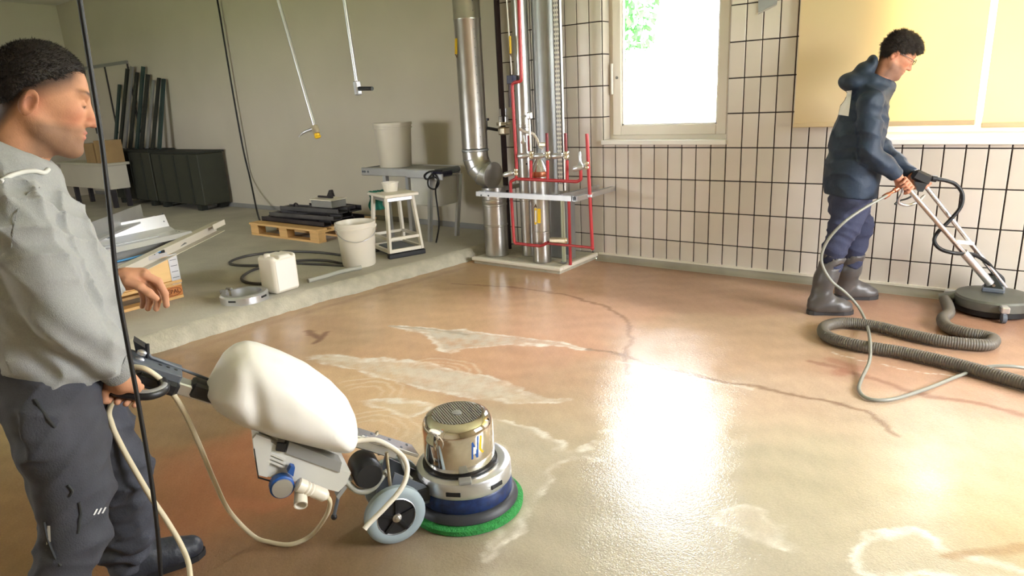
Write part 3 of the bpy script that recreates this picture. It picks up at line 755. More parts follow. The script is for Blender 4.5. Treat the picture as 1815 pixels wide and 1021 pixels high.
# dark soil pipe with a valve block
kp = V(PY(880, 60, -.2)[0], -.2, 0); kb = [V(*PY(876, 0, -.2)), V(*PY(895, 200, -.2))]
s_ = thing('dark_pipe', (kp[0], -.2, .06), 'dark brown pipe with a pale valve block, right of the big duct', 'pipe')
xk = PY(886, 120, -.2)[0]
MB().lathe((xk, -.2, 0), [(.026, .06), (.026, ZC-.04)], UP, 18).build('pipe_body', 'dark_pipe', s_, 40)
vb = PY(893, 232, -.24); 
MB().obox(vb, V(1, 0, 0), V(0, 1, 0), UP, .045, .04, .035, .012).build('valve_body', 'brass', s_)
MB().lathe(vb+V(0, 0, .05), [(.065, 0), (.065, .012)], UP, 20).lathe(vb+V(0, 0, .066), [(.065, 0), (.065, .012)], UP, 20).build('flange', 'brass', s_, 40)
for dx in (-.03, .035): MB().lathe(vb+V(dx, 0, .075), [(.018, 0), (.018, .05), (.007, .06), (.007, .12)], UP, 12).build('spindle', 'alu', s_, 40)
vh = PY(868, 226, -.24); MB().tube([vb, (vb+vh)/2+V(0, 0, -.005), vh+V(0, -.05, 0)], .014, 8).build('side_pipe', 'black_rubber', s_, 40)
MB().lathe(vh+V(0, -.05, .03), [(.012, -.05), (.012, .03), (.03, .035), (.03, .055)], UP, 12).build('hand_wheel', 'black_plastic', s_, 40)
# red gas pipes, all in one vertical plane in front of the others
YR = -.605; rr = .0135
def red(pts, nm='pipe_run', r=rr, par=None, n=6): return MB().tube(cr(px_path(pts, YR), n), r, 12).build(nm, 'red_paint', par, 60)
rp = thing('red_gas_pipe', PY(912, 430, YR), 'red pipe dropping from the ceiling, stepping sideways and looping low around the steel pipe', 'pipe')
top = PY(919, 0, YR); ptop = V(top[0], YR, ZC-.04)
MB().tube([ptop]+[PY(x, y, YR) for x, y in ((919.5, 0), (924, 136))]+cr(px_path([(924, 136), (923, 143), (917, 145)], YR), 4)[1:]+cr(px_path([(913, 146), (908.5, 149), (908, 156)], YR), 4)+[PY(916, 300, YR)], rr, 12).build('riser', 'red_paint', rp, 60)
MB().tube(cr(px_path([(915, 308), (914.5, 316), (910, 319), (905.5, 322), (905, 330)], YR), 5)+[PY(911, 424, YR)]+cr(px_path([(912, 428), (914, 431), (920, 432)], YR), 4)+[PY(955, 436, YR)]+cr(px_path([(957, 436), (963, 434), (972, 429.5)], YR), 4), rr, 12).build('low_loop', 'red_paint', rp, 60)
MB().tube(px_path([(966, 431), (1049, 439)], YR), rr*.8, 10).build('low_branch', 'red_paint', rp, 60)
q = PY(990, 426, YR-.02); MB().obox(q, V(1, 0, .05), V(0, 1, 0), UP, .085, .02, .022, .012).build('regulator', 'brass', rp, 40)
rq = thing('red_gas_manifold', PY(960, 320, YR), 'red horizontal gas manifold with four short branches ending in lever valves', 'pipe')
MB().tube(px_path([(915, 317), (1002, 321), (1020, 322)], YR)+cr(px_path([(1024, 321.5), (1029, 318), (1029.5, 312)], YR), 4)+[PY(1029, 296, YR)], rr, 12).build('manifold', 'red_paint', rq, 60)
for x, xt, y0, y1, top in ((941, 938, 319, 284, 240), (970.5, 970, 320, 284, 236), (1005, 1003, 321, 284, 236)):
    MB().tube(px_path([(x, y0), (x, y1)], YR), rr*.95, 12).build('branch', 'red_paint', rq, 60)
    MB().tube(px_path([(xt, 268), (xt-1, top)], YR), rr*.9, 12).build('branch_top', 'red_dark', rq, 60)
rs_ = thing('red_gas_riser', PY(1050, 440, YR), 'rightmost red riser in front of the tiles with one valve', 'pipe')
MB().tube(px_path([(1050, 439), (1040, 237)], YR), rr, 12).build('riser', 'red_paint', rs_, 60)
MB().sphere(PY(1050, 440, YR), .017).build('elbow', 'red_paint', rs_, 60)
MB().tube([V(*(PY(1008, 348, YR+.1))), V(PY(1008, 348, YR+.1)[0], YR+.1, .06)], rr, 10).build('rear_riser', 'red_paint', rs_, 60)
def valve(x, y, par, lx=-26, ly=2, tall=False, body='brass'):
    c = PY(x, y, YR); e = PY(x+lx, y+ly, YR-.03); t = nrm(e-c)
    b = MB().lathe(c-V(0, 0, .03), [(.017, 0), (.021, .006), (.021, .02), (.016, .03), (.021, .04), (.021, .054), (.017, .06)], UP, 12).build('valve_body', body, par, 40)
    MB().lathe(c, [(.012, .0), (.012, .03), (.02, .034), (.024, .06), (.022, .11), (.013, .125)], t, 12).build('lever', 'alu', b, 40)
for x in (942, 971, 1004): valve(x, 275, rq)
valve(1041, 293, rs_, -24, 7); valve(915, 305, rp, -24, 6)
MB().lathe(PY(1029, 296, YR), [(.02, 0), (.022, .02), (.014, .03), (.011, .05), (.011, .11), (.006, .12)], (-.05, 0, 1), 12).build('branch_valve', 'alu', rq, 40)
# pale gas line with valve in front of the slim pipe
g_ = thing('gas_line', PY(938, 270, YR), 'thin white line with small tap above the red manifold', 'pipe')
MB().tube(px_path([(941, 268), (938, 212)], YR), .009, 10).build('line', 'white_paint', g_, 60)
c = PY(938, 205, YR); MB().obox(c, V(1, 0, 0), V(0, 1, 0), UP, .02, .02, .028, .008).build('tap_body', 'alu', g_, 40)
MB().tube([c, PY(924, 207, YR)], .008, 8).build('tap_lever', 'alu', g_, 40)
MB().tube(cr(px_path([(921, 229), (932, 234), (944, 237), (951, 246), (956, 258), (962, 264)], YR+.05), 6), .012, 10).build('bent_hose', 'bucket_grey', g_, 60)
MB().obox(PY(963, 256, YR+.05), V(1, 0, 0), V(0, 1, 0), UP, .035, .02, .016, .006).build('coupling', 'brass', g_, 40)
MB().lathe(PY(928, 255, YR+.03), [(.02, 0), (.024, .012), (.014, .03), (.008, .07)], UP, 12).build('small_valve', 'alu', g_, 40)
# thin pale line with tag and dark box
t_ = thing('sensor_cable', PY(907, 130, -.45), 'thin pale line with a yellow tag running down into a dark blue block', 'cable')
tp = PY(898, 0, -.45); MB().tube([V(tp[0], -.45, ZC-.05), tp, PY(907, 132, -.45)], .006, 8).build('line', 'white_paint', t_, 60)
MB().tube(px_path([(904, 64), (905, 95)], -.45), .0095, 10).build('tag_sleeve', 'yellow', t_, 60); MB().tube(px_path([(905, 95), (905.8, 101)], -.45), [.0095, .002], 10).build('tag_point', 'yellow_dark', t_, 60)
MB().obox(PY(906.5, 141, -.45), V(1, 0, 0), V(0, 1, 0), UP, .03, .03, .035, .004).build('block', 'navy_box', t_)
MB().tube([PY(903, 150, -.45), PY(904, 190, -.45)], .012, 8).build('sleeve', 'dark_pipe', t_, 50)
st = thing('arrow_sticker', PY(807, 90, -.55), 'narrow yellow pipe marker on the left edge of the big duct', 'sticker')
dd = MB(); hit = curved_sticker(dc, .1195, (806, 810.5, 68, 96), 'yellow', st, 'sticker'); MB().add([hit(806.2, 96), hit(811.5, 96), hit(810, 104)], [(0, 1, 2)]).build('arrow_head', 'yellow_dark', st)
# perforated white rail
x0, x1 = PY(979, 60, -.33)[0], PY(994, 60, -.33)[0]; xm = (x0+x1)/2; hw = (x1-x0)/2*.75
r_ = thing('perforated_rail', (xm, -.33, .66), 'white perforated upright rail full of small slots', 'rail')
MB().box((xm-hw, -.335, .66), (xm+hw, -.325, ZC-.03)).box((xm-hw, -.335, .66), (xm-hw+.006, -.295, ZC-.03)).box((xm+hw-.006, -.335, .66), (xm+hw, -.295, ZC-.03)).build('rail_body', 'white_paint', r_)
sl = MB()
for i in range(70):
    for k in (-1, 0, 1):
        z = .72+i*.036; xx = xm+k*hw*.55; sl.box((xx-.0035, -.3365, z), (xx+.0035, -.3345, z+.019))
o = sl.build('slots', 'grey_dark', r_); o['kind'] = 'stuff'
gp = PZ(1000, 466, .06); s_ = thing('support_post', gp, 'pale green painted post carrying the channel frame', 'post')
MB().tube([gp, V(gp[0], gp[1], .61)], .017, 14).build('post_tube', mat('post_paint', rgb(196, 204, 180), .45), s_, 50); MB().lathe(gp, [(.03, .001), (.03, .012)], UP, 14).build('foot_plate', 'grey_mid', s_, 40)
tb = V(-.235, -.30, 0); s_ = thing('cable_trunking', tb+V(0, 0, .06), 'flat grey trunking behind the steel pipe', 'trunking')
MB().box((-.36, -.33, .06), (-.15, -.24, .60), .005).build('body', 'galv_dull', s_); MB().box((-.20, -.338, .10), (-.16, -.330, .19)).build('socket', 'grey_dark', s_)
# channel frame
b1 = V(*PY(1015, 352, -.63)); b0 = V(*PY(846, 337, -.63)); zb = b1[2]; b0[2] = zb
f_ = thing('channel_frame', V(b1[0], -.3, zb), 'galvanised channel frame reaching from the tiles in front of the pipes', 'frame')
def channel(p, q, nm):
    t = nrm(q-p); a, b = frame_of(t); m_ = MB(); L_ = np.linalg.norm(q-p)/2; c = (p+q)/2
    m_.obox(c-b*.018, t, a, b, L_, .02, .0025).obox(c+a*.019, t, a, b, L_, .0025, .02).obox(c-a*.019, t, a, b, L_, .0025, .02).obox(c+a*.014+b*.019, t, a, b, L_, .006, .0015).obox(c-a*.014+b*.019, t, a, b, L_, .006, .0015)
    m_.build(nm, 'alu', f_)
channel(b0, b1, 'front_channel'); channel(V(b1[0]+.03, -.65, zb), V(b1[0]+.03, 0, zb), 'side_channel'); channel(V(b1[0]-.13, -.605, zb+.002), V(b1[0]-.13, 0, zb+.002), 'side_channel')
channel(V(b0[0]+.02, -.605, zb), V(b0[0]+.02, -.05, zb), 'side_channel')
for u in (.06, .14): MB().lathe(b0+V(u, -.021, -.01), [(.008, 0), (.008, -.006)], (0, 1, 0), 8).build('bolt', 'grey_dark', f_)
MB().lathe(PY(1046, 349, YR), [(.022, 0), (.022, .02)], UP, 12).build('pipe_clamp', 'alu', f_, 40)

# ================================================================== PLATFORM: CONVEYOR, STOOL, BUCKETS
ZP = .10
cy0, cy1 = -.42, -.04; zt = PY(790, 303, cy0)[2]
xl, xr_ = PY(640, 289, cy0)[0], -1.62
cv = thing('conveyor_table', ((xl+xr_)/2, (cy0+cy1)/2, ZP), 'grey belt conveyor table standing along the beige wall', 'conveyor')
MB().box((xl+.03, cy0+.02, zt-.055), (xr_-.03, cy1-.02, zt+.004)).build('belt', 'grey_mid', cv)
for y in (cy0, cy1): MB().box((xl, y-.012, zt-.07), (xr_, y+.012, zt+.012), .006).build('side_rail', 'alu', cv)
for x in (xl+.02, xr_-.02): MB().tube([(x, cy0+.01, zt-.025), (x, cy1-.01, zt-.025)], .033, 16).build('roller', 'grey_dark', cv, 40)
for dx in (.03, .06, .11): MB().lathe((xl+dx, cy0-.012, zt-.03), [(.012, 0), (.012, -.006)], (0, 1, 0), 10).build('bolt', 'grey_dark', cv)
for y in (cy0+.03, cy1-.03):
    MB().beam((xl+.32, y, ZP), (xl+.32, y, zt-.06), .045, .045).build('leg', 'alu', cv)
for x, y, tx in ((-1.76, cy0+.01, -1.69), (-1.70, cy1-.03, -1.60)):
    MB().beam((x, y, ZP), (tx, y, zt-.07), .045, .03).build('leg', 'alu', cv); 
MB().box((PY(726, 330, cy0+.02)[0], cy0+.03, zt-.36), (xr_-.02, cy1-.02, zt-.075), .01).build('motor_box', 'grey_box', cv)
MB().box((xr_-.36, cy0-.03, zt-.075), (xr_-.02, cy0-.012, zt+.006), .005).build('drive_guard', 'alu', cv)
MB().box((xr_-.02, cy0-.02, zt-.06), (xr_+.10, cy0+.16, zt-.01), .012).build('end_cover', 'navy_box', cv)
MB().obox(PY(778, 314, cy0-.02), V(1, 0, 0), V(0, 1, 0), UP, .05, .012, .03, .005).build('hinge_plate', 'alu', cv)
loop = cr([PY(x, y, cy0-.04) for x, y in ((783, 303), (762, 304), (752, 311), (756, 318), (770, 314), (778, 323), (771, 335), (760, 331), (759, 318), (768, 308), (776, 318), (772, 338), (776, 372), (778, 400), (773, 430))], 6)
MB().tube(loop, .008, 8).build('power_cord', 'black_rubber', cv, 60)
def bucket(name, base, rb, rt, h, m_, lab, handle=True, n=36, group=None, rim=.012):
    o = thing(name, base, lab, 'bucket', group); b = np.asarray(base, float)
    MB().lathe(b, [(rb*.96, 0), (rb, .01), (rt, h-.06), (rt+rim, h-.058), (rt+rim, h-.045), (rt+.003, h-.043), (rt+.003, h-.028), (rt+rim, h-.026), (rt+rim, h), (rt-.002, h), (rt-.004, h-.01), (rb-.004, .012), (.001, .012)], UP, n, cap=False).build('shell', m_, o, 35)
    MB().lathe(b, [(.001, 0.0), (rb*.96, 0.0)], UP, n, cap=False).build('bottom', m_, o)
    if handle:
        a0 = nrm(handle[0]); c = b+V(0, 0, h-.04); pts = []
        for t in np.linspace(0, math.pi, 17): pts.append(c+a0*(rt+.016)*math.cos(t)+handle[1]*math.sin(t))
        MB().tube(pts, .0028, 6).build('wire_handle', 'alu', o, 60)
        for s in (1, -1): MB().lathe(c+a0*(rt*s), [(.018, 0), (.018, .014*1), (.008, .02)], a0*s, 12).build('handle_ear', m_, o, 40)
    return o
bw = nrm(V(.35, .94, 0)); tocam = nrm((CAM-V(-1.6, -1.45, .1))*V(1, 1, 0))
bucket('white_bucket', (-1.66, -1.43, ZP), .143, .163, .385, 'plastic_white', 'white plastic bucket with wire handle on the platform edge', (nrm(V(-.75, -.66, 0)*1.0), tocam*.185+V(0, 0, -.11)))
bc = PY(701, 284, (cy0+cy1)/2); bucket('white_bucket', (bc[0], (cy0+cy1)/2, zt+.006), .165, .19, .45, 'bucket_grey', 'large dull white bucket standing on the conveyor table', None)
# step stool
e1, e2 = nrm(V(.35, .94, 0)), nrm(V(-.94, .35, 0)); f0 = V(-1.56, -1.15, ZP)
def SP(u, v, z): return f0+e1*u+e2*v+V(0, 0, z)
hh = .545
so = thing('step_stool', SP(.16, .2, 0), 'pale trestle stool with tapered legs and black base beside the white bucket', 'stool')
MB().obox(SP(.165, .2, hh+.014), e1, e2, UP, .165, .21, .014, .006).build('top', 'trim_white', so)
MB().obox(SP(.165, .2, hh-.02), e1, e2, UP, .13, .17, .018, .004).build('apron', 'alu', so)
lg = {}
for i, (u, v, du, dv) in enumerate(((0, 0, .035, .045), (.32, 0, -.035, .045), (0, .40, .035, -.045), (.32, .40, -.035, -.045))):
    p, q = SP(u, v, .05), SP(u+du, v+dv, hh); lg[i] = (p, q); MB().beam(p, q, .028, .028).build('leg', 'trim_white', so)
L_ = lambda i, t: lg[i][0]*(1-t)+lg[i][1]*t
for i, j in ((0, 1), (2, 3), (0, 2), (1, 3)):
    MB().beam(L_(i, .03), L_(j, .03), .026, .03).build('stretcher', 'trim_white', so); MB().beam(L_(i, .25), L_(j, .25), .022, .025).build('stretcher', 'trim_white', so)
for i, j in ((0, 1), (2, 3)): MB().beam(SP(-.02+0*i, .40*(i//2), .022), SP(.345, .40*(i//2), .022), .05, .044, bev=.006).build('base_foot', 'black_plastic', so)
MB().obox(SP(.16, .2, .04), e1, e2, UP, .12, .17, .035, .01).build('base_tray', 'grey_dark', so)
tb_ = SP(.17, .25, hh+.029)
tub = thing('plastic_tub', tb_, 'small translucent white tub on the stool', 'tub')
MB().lathe(tb_, [(.06, 0), (.063, .004), (.075, .075), (.08, .077), (.08, .085), (.073, .085), (.060, .006), (.001, .006)], UP, 28, cap=False).build('shell', 'plastic_white', tub, 35)
# green cloth hanging over the stool edge
def cloth():
    r = np.random.RandomState(2); vs = []; fs = []; nu, nv = 14, 16
    for i in range(nu):
        for j in range(nv):
            s_ = j/(nv-1)*.30; u = .05+(i/(nu-1)-.5)*.16; v = .30+s_ if s_ < .115 else .415+.012*math.sin(i*1.3)+.01
            z = hh+.032+.006*math.sin(i*1.7+j)*(s_ < .115) if s_ < .115 else hh+.030-(s_-.115)
            p = SP(.16-.12+u*.9+.01*math.sin(j*.9), v+.012*math.sin(i*1.1+j*.5)*(s_ > .115), z); vs.append(p)
    for i in range(nu-1):
        for j in range(nv-1): fs.append((i*nv+j, (i+1)*nv+j, (i+1)*nv+j+1, i*nv+j+1))
    o = MB().add(vs, fs).build('cleaning_cloth', 'green_cloth', None, 179); m_ = o.modifiers.new('thickness', 'SOLIDIFY'); m_.thickness = .004
    tag(o, 'crumpled green cloth hanging over the stool edge', 'cloth')
cloth()

# jerrycan
def jerrycan():
    a = nrm(V(1, .06, 0)); b = nrm(V(-.34, .94, 0)); b = nrm(b-a*np.dot(a, b)); c = V(-1.575, -2.30, ZP)
    s = SDF(c+V(-.22, -.22, -.03), c+V(.22, .22, .36), .006)
    def rb(cz, ha, hb, hz, r):
        def fn(X, Y, Z):
            x, y, z = X-c[0], Y-c[1], Z-cz; p = np.abs(x*a[0]+y*a[1])-ha+r; q = np.abs(x*b[0]+y*b[1])-hb+r; w = np.abs(z)-hz+r
            return np.sqrt(np.maximum(p, 0)**2+np.maximum(q, 0)**2+np.maximum(w, 0)**2)+np.minimum(np.maximum(p, np.maximum(q, w)), 0)-r
        return fn
    s.put(rb(ZP+.145, .093, .115, .145, .028), c-V(.2, .2, 0), c+V(.2, .2, .3), .01)
    hd = c+V(0, 0, .285)
    s.cone(hd-b*.06-a*.09, hd-b*.06+a*.09, .02, .02, .006, op='sub')       # finger recess each side of the handle
    s.cone(hd+b*.075-a*.09, hd+b*.075+a*.09, .016, .016, .006, op='sub')
    o = thing('jerrycan', c, 'white square plastic jerrycan on the platform edge', 'canister')
    s.mesh('body', 'plastic_white', o)
    MB().lathe(c-b*.085+V(0, 0, .27), [(.024, 0), (.024, .035), (.02, .038)], UP, 18).build('cap', 'plastic_white', o, 40)
    MB().obox(c+a*.0945+V(0, 0, .14), b, UP, a, .09, .115, .001).build('label_field', 'white_paint', o)
jerrycan()
# grey weight ring lying on the platform
def c_ring(c, ro, ri, z0, z1, gap, a0, n=48):
    rings = []
    for t in np.linspace(a0+gap, a0+2*math.pi-gap, n):
        u = V(math.cos(t), math.sin(t), 0); rings.append([c+u*ri+V(0, 0, z0), c+u*ro+V(0, 0, z0), c+u*ro+V(0, 0, z1-.012), c+u*(ro-.012)+V(0, 0, z1), c+u*ri+V(0, 0, z1)])
    return MB().loft(rings)
rc = V(-1.60, -2.60, 0); rg = thing('weight_ring', rc+V(0, 0, ZP), 'open grey metal ring lying on the platform beside the jerrycan', 'ring')
c_ring(rc, .172, .125, ZP, ZP+.062, .10, math.radians(200)).build('ring_body', 'alu', rg, 40)
for t in (200-11, 200+11):
    u = V(math.cos(math.radians(t)), math.sin(math.radians(t)), 0); MB().obox(rc+u*.155+V(0, 0, ZP+.04), u, np.cross(UP, u), UP, .03, .012, .04, .006).build('clamp_lug', 'grey_mid', rg)
for t in (-62, 20): 
    u = V(math.cos(math.radians(t)), math.sin(math.radians(t)), 0); MB().obox(rc+u*.1715+V(0, 0, ZP+.034), np.cross(UP, u), u, UP, .028, .002, .007).build('grip_slot', 'black_plastic', rg)
# hoses on the platform
zc = ZP+.012
tag(MB().tube(cr([PZ(x, y, zc) for x, y in ((604, 452), (560, 447), (500, 446), (440, 453), (408, 464), (420, 470), (470, 470), (530, 462), (580, 462), (612, 470), (560, 468), (500, 467), (455, 476), (430, 490), (433, 499), (460, 503), (500, 500))], 8), .012, 8).build('coiled_hose', 'dark_steel_b', None, 60), 'dark hose lying in loose loops behind the jerrycan', 'hose')
tag(MB().tube(cr([PZ(x, y, ZP+.018) for x, y in ((640, 474), (606, 481), (575, 490), (546, 498))], 8), .018, 12).build('pale_hose', 'hose_grey', None, 60), 'short pale hose end poking out beside the white bucket', 'hose')

# ================================================================== PALLETS, PROFILES, BACKGROUND
def pallet(o, c, ax, ay, lab_blocks=False):
    """euro pallet 1.2 (ax) x 0.8 (ay), base centre c"""
    c = np.asarray(c, float)
    for v in (-.35, 0, .35):
        MB().obox(c+ay*v+V(0, 0, .011), ax, ay, UP, .6, .05 if v else .07, .011, .002).build('bottom_board', 'wood', o)
        for u in (-.53, 0, .53):
            MB().obox(c+ay*v+ax*u+V(0, 0, .061), ax, ay, UP, .07, .05 if v else .07, .039, .004).build('block', 'wood_block' if lab_blocks else 'wood', o)
    for u in (-.53, 0, .53): MB().obox(c+ax*u+V(0, 0, .111), ax, ay, UP, .07, .4, .011, .002).build('stringer_board', 'wood', o)
    for v in (-.345, -.17, 0, .17, .345): MB().obox(c+ay*v+V(0, 0, .133), ax, ay, UP, .6, .07 if v in (-.345, 0, .345) else .05, .011, .002).build('deck_board', 'wood', o)
X_, Y_ = V(1, 0, 0), V(0, 1, 0)
p1c = V(-3.40, -.575, ZP); po = thing('wooden_pallet', p1c, 'wooden pallet stacked with dark steel parts by the beige wall', 'pallet', 'wooden pallets'); pallet(po, p1c, X_, Y_)
zp = ZP+.145
bars = [(-3.40, -.80, 1.10, .10, .05, 0, 'dark_steel', 'lowest dark steel bar at the front of the middle pallet'), (-3.35, -.62, 1.12, .16, .05, 2, 'dark_steel', 'broad dark steel bar in the bottom layer of the middle pallet'),
        (-3.30, -.40, 1.05, .14, .06, -3, 'dark_steel', 'dark steel bar in the bottom layer nearest the beige wall'), (-3.28, -.76, 1.04, .12, .045, 3, 'dark_steel_b', 'greyer steel bar lying second from below at the pallet front'),
        (-3.30, -.55, 1.0, .14, .05, -2, 'dark_steel', 'dark bar in the second layer of the pallet pile'), (-3.22, -.68, .92, .14, .05, 4, 'dark_steel_b', 'grey steel bar in the third layer of the pallet pile'),
        (-3.10, -.48, .74, .16, .055, -4, 'dark_steel', 'shorter dark bar in the third layer of the pallet pile')]
lay = [0, 0, 0, 1, 1, 2, 2]; hz = [0, .062, .122]
for (x, y, l, w, h, a, m_, lab), ly in zip(bars, lay):
    t = V(math.cos(math.radians(a)), math.sin(math.radians(a)), 0); n_ = np.cross(UP, t); c = V(x, y, zp+hz[ly])
    b = thing('steel_bar', c, lab, 'steel bar', 'dark steel bars on the pallet'); k = MB()
    k.obox(c+V(0, 0, .004), t, n_, UP, l/2, w/2, .004).obox(c+n_*(w/2-.004)+V(0, 0, h/2), t, n_, UP, l/2, .004, h/2).obox(c-n_*(w/2-.004)+V(0, 0, h/2), t, n_, UP, l/2, .004, h/2); k.build('channel', m_, b)
    MB().obox(c+t*(-l/2+.04)+V(0, 0, h*.5), t, n_, UP, .03, w*.3, h*.4, .004).build('bracket', 'dark_steel_b', b)
    MB().obox(c+t*(l*.18)+V(0, 0, h*.62), t, n_, UP, .16, w*.4, h*.3, .004).build('insert', 'dark_steel', b)
c = V(-3.02, -.62, zp+.178); bx_ = thing('parts_tray', c, 'low pale tray on top of the steel pile', 'tray'); MB().box(c-V(.17, .10, 0), c+V(.17, .10, .075), .006).build('body', 'grey_mid', bx_); MB().box(c+V(-.18, -.11, .0755), c+V(.18, .11, .088), .003).build('lid', 'trim_white', bx_)
c2 = c+V(-.02, 0, .0885); cl = thing('hand_clamp', c2, 'dark clamp tool lying on the pale tray', 'tool'); MB().beam(c2+V(-.14, 0, .012), c2+V(.1, 0, .012), .025, .02, bev=.004).build('bar', 'dark_steel', cl); MB().prism([c2+V(.02, -.015, .0225), c2+V(.12, -.015, .0225), c2+V(.10, -.015, .09), c2+V(.07, -.015, .09)], (0, .03, 0)).build('jaw', 'dark_steel', cl)
pr_ = PY(525, 366, -.74); rg = thing('steel_ring', V(pr_[0], -.74, zp+.114), 'small dark ring standing upright on the steel pile', 'ring')
rp_ = [V(pr_[0], -.74, zp+.165)+V(.04*math.cos(t), 0, .042*math.sin(t)) for t in np.linspace(0, 2*math.pi, 21)[:-1]]
MB().tube(rp_, .009, 8, closed=True).build('ring', 'dark_steel', rg, 60); MB().box((pr_[0]-.03, -.765, zp+.112), (pr_[0]+.03, -.715, zp+.122)).build('foot', 'dark_steel', rg)

# left pallet with collar and sheet profiles
p2c = V(-2.52, -3.39, ZP); po = thing('wooden_pallet', p2c, 'wooden pallet with stamped corner block and plank collar, behind the grey hoodie', 'pallet', 'wooden pallets')
pallet(po, p2c, Y_, V(-1, 0, 0), True)
def text_mesh(txt, size, o3, xax, yax, m_, parent, nm, off=.0):
    cu = bpy.data.curves.new(nm, 'FONT'); cu.body = txt; cu.size = size; cu.align_x = 'CENTER'; cu.align_y = 'CENTER'; cu.extrude = .0006; cu.offset = off
    tmp = bpy.data.objects.new(nm, cu); COL.objects.link(tmp); dg = bpy.context.evaluated_depsgraph_get(); me = bpy.data.meshes.new_from_object(tmp.evaluated_get(dg))
    bpy.data.objects.remove(tmp); bpy.data.curves.remove(cu)
    co = np.empty(len(me.vertices)*3); me.vertices.foreach_get('co', co); co = co.reshape(-1, 3); n_ = np.cross(xax, yax)
    w = np.asarray(o3)+co[:, :1]*xax+co[:, 1:2]*yax+co[:, 2:3]*n_; me.vertices.foreach_set('co', (w-ORG[parent.name]).ravel()); me.materials.clear()
    return link_mesh(nm, me, m_, parent, ORG[parent.name])
bx0 = p2c[0]+.40; yb = p2c[1]+.53; text_mesh('EPAL', .044, V(bx0+.0012, yb, ZP+.061), Y_, UP, 'stamp', po, 'stamp_lettering', .0006)
ov = [V(bx0+.0012, yb+.058*math.cos(t), ZP+.061+.030*math.sin(t)) for t in np.linspace(0, 2*math.pi, 33)[:-1]]
MB().tube(ov, .0018, 5, closed=True).build('stamp_oval', 'stamp', po)
# collar of planks on the pallet
co_ = thing('pallet_collar', p2c+V(0, 0, .145), 'bright wooden pallet collar with steel corner hinges on the left pallet', 'collar')
zc0 = ZP+.1455
MB().box((bx0-.022, p2c[1]-.59, zc0), (bx0, p2c[1]+.575, zc0+.195), .003).build('plank', 'wood_board', co_); MB().box((bx0-.80, p2c[1]-.59, zc0), (bx0-.778, p2c[1]+.59, zc0+.195), .003).build('plank', 'wood_board', co_)
for y in (p2c[1]-.59, p2c[1]+.568): MB().box((bx0-.777, y, zc0), (bx0-.023, y+.022, zc0+.195), .003).build('plank', 'wood_board', co_)
for xx in (bx0, bx0-.80): 
    MB().box((xx-.025 if xx < bx0 else xx+.0005, p2c[1]+.53, zc0-.03), (xx+.0 if xx < bx0 else xx+.004, p2c[1]+.60, zc0+.20), .001).build('corner_hinge', 'alu', co_)
for k in range(4): MB().box((bx0+.0045, p2c[1]+.54, zc0+.02+.045*k), (bx0+.007, p2c[1]+.59, zc0+.024+.045*k)).build('hinge_rib', 'grey_dark', co_)
# sheet-metal profiles resting on the collar, swept along their length
def profile(q, p, prof, m_, lab, thick=.004, back=.9):
    q, p = np.asarray(q, float), np.asarray(p, float); t = nrm(p-q); p = q+t*back; s = nrm(np.cross(UP, t)); u = np.cross(t, s)
    o = thing('metal_profile', (p+q)/2, lab, 'metal profile', 'sheet metal profiles on the left pallet'); n = len(prof)
    pts = [np.array(z_, float) for z_ in prof]; outer = []
    for sgn in (0, 1):
        off = []
        for i in range(n):
            d1 = nrm(pts[i]-pts[i-1]) if i > 0 else nrm(pts[1]-pts[0]); d2 = nrm(pts[i+1]-pts[i]) if i < n-1 else d1
            nn = nrm(np.array([-(d1+d2)[1], (d1+d2)[0]])); off.append(pts[i]+nn*thick*sgn)
        outer.append(off)
    ring = outer[0]+outer[1][::-1]
    MB().loft([[e+s*w[0]+u*w[1] for w in ring] for e in (q, p)]).build('sheet', m_, o); return o, q, t, s, u
zt2 = zc0+.197
o, q, t, s, u = profile((-2.80, -2.62, .66), (-2.22, -3.22, .66), [(-.05, .10), (-.045, .0), (.045, .0), (.048, -.012)], 'alu', 'rearmost upright angle profile on the left pallet', back=1.25)
MB().obox(q+t*.75+u*-.02-s*.01, t, s, u, .03, .03, .018, .003).build('support_clip', 'grey_dark', o)
o, q, t, s, u = profile((-2.40, -2.56, .555), (-2.30, -3.17, .555), [(-.20, .125), (-.165, .03), (-.10, .0), (.09, .0), (.12, -.03)], 'sheet_bright', 'broad shiny sheet profile with small holes on the left pallet', back=1.2)
for k, v in ((.03, -.175), (.05, -.02), (.06, .03), (.02, -.19)): MB().lathe(q+t*k+s*v+u*(.006 if v > -.1 else .075+.06*(v < -.18)), [(.006, 0), (.006, .0015)], u if v > -.1 else nrm(u+s), 10).build('hole', 'grey_dark', o)
MB().obox(q+t*.5-u*.055, t, s, u, .30, .05, .05, .004).build('spacer_block', 'grey_mid', o)
o, q, t, s, u = profile((-2.26, -2.78, zt2+.004), (-2.20, -3.22, zt2+.004), [(-.085, .115), (-.075, .0), (.05, .0), (.055, .02)], 'galv_dull', 'grey channel profile with slanted end on the left pallet', back=1.05)
MB().prism([q-s*.083+u*.112, q+s*.05+u*.004, q-t*.16+s*.02+u*.03], u*.003).build('end_flap', 'galv_dull', o)
o, q, t, s, u = profile((-2.46, -2.22, zt2+.045), (-2.18, -2.74, zt2+.0), [(.04, .085), (-.03, .085), (-.03, .0), (.045, .0)], 'bucket_grey', 'long beige channel profile jutting out furthest to the right', back=1.3)
MB().obox(q+t*.06+s*.043+u*.07, t, s, u, .09, .002, .022).build('end_flap', 'trim_white', o)
o, q, t, s, u = profile((-2.10, -2.88, zt2+.004), (-2.06, -3.22, zt2+.004), [(-.025, .03), (-.025, .0), (.025, .0), (.025, .03)], 'alu', 'narrow rail with blue air tube and fittings on the left pallet', back=.8)
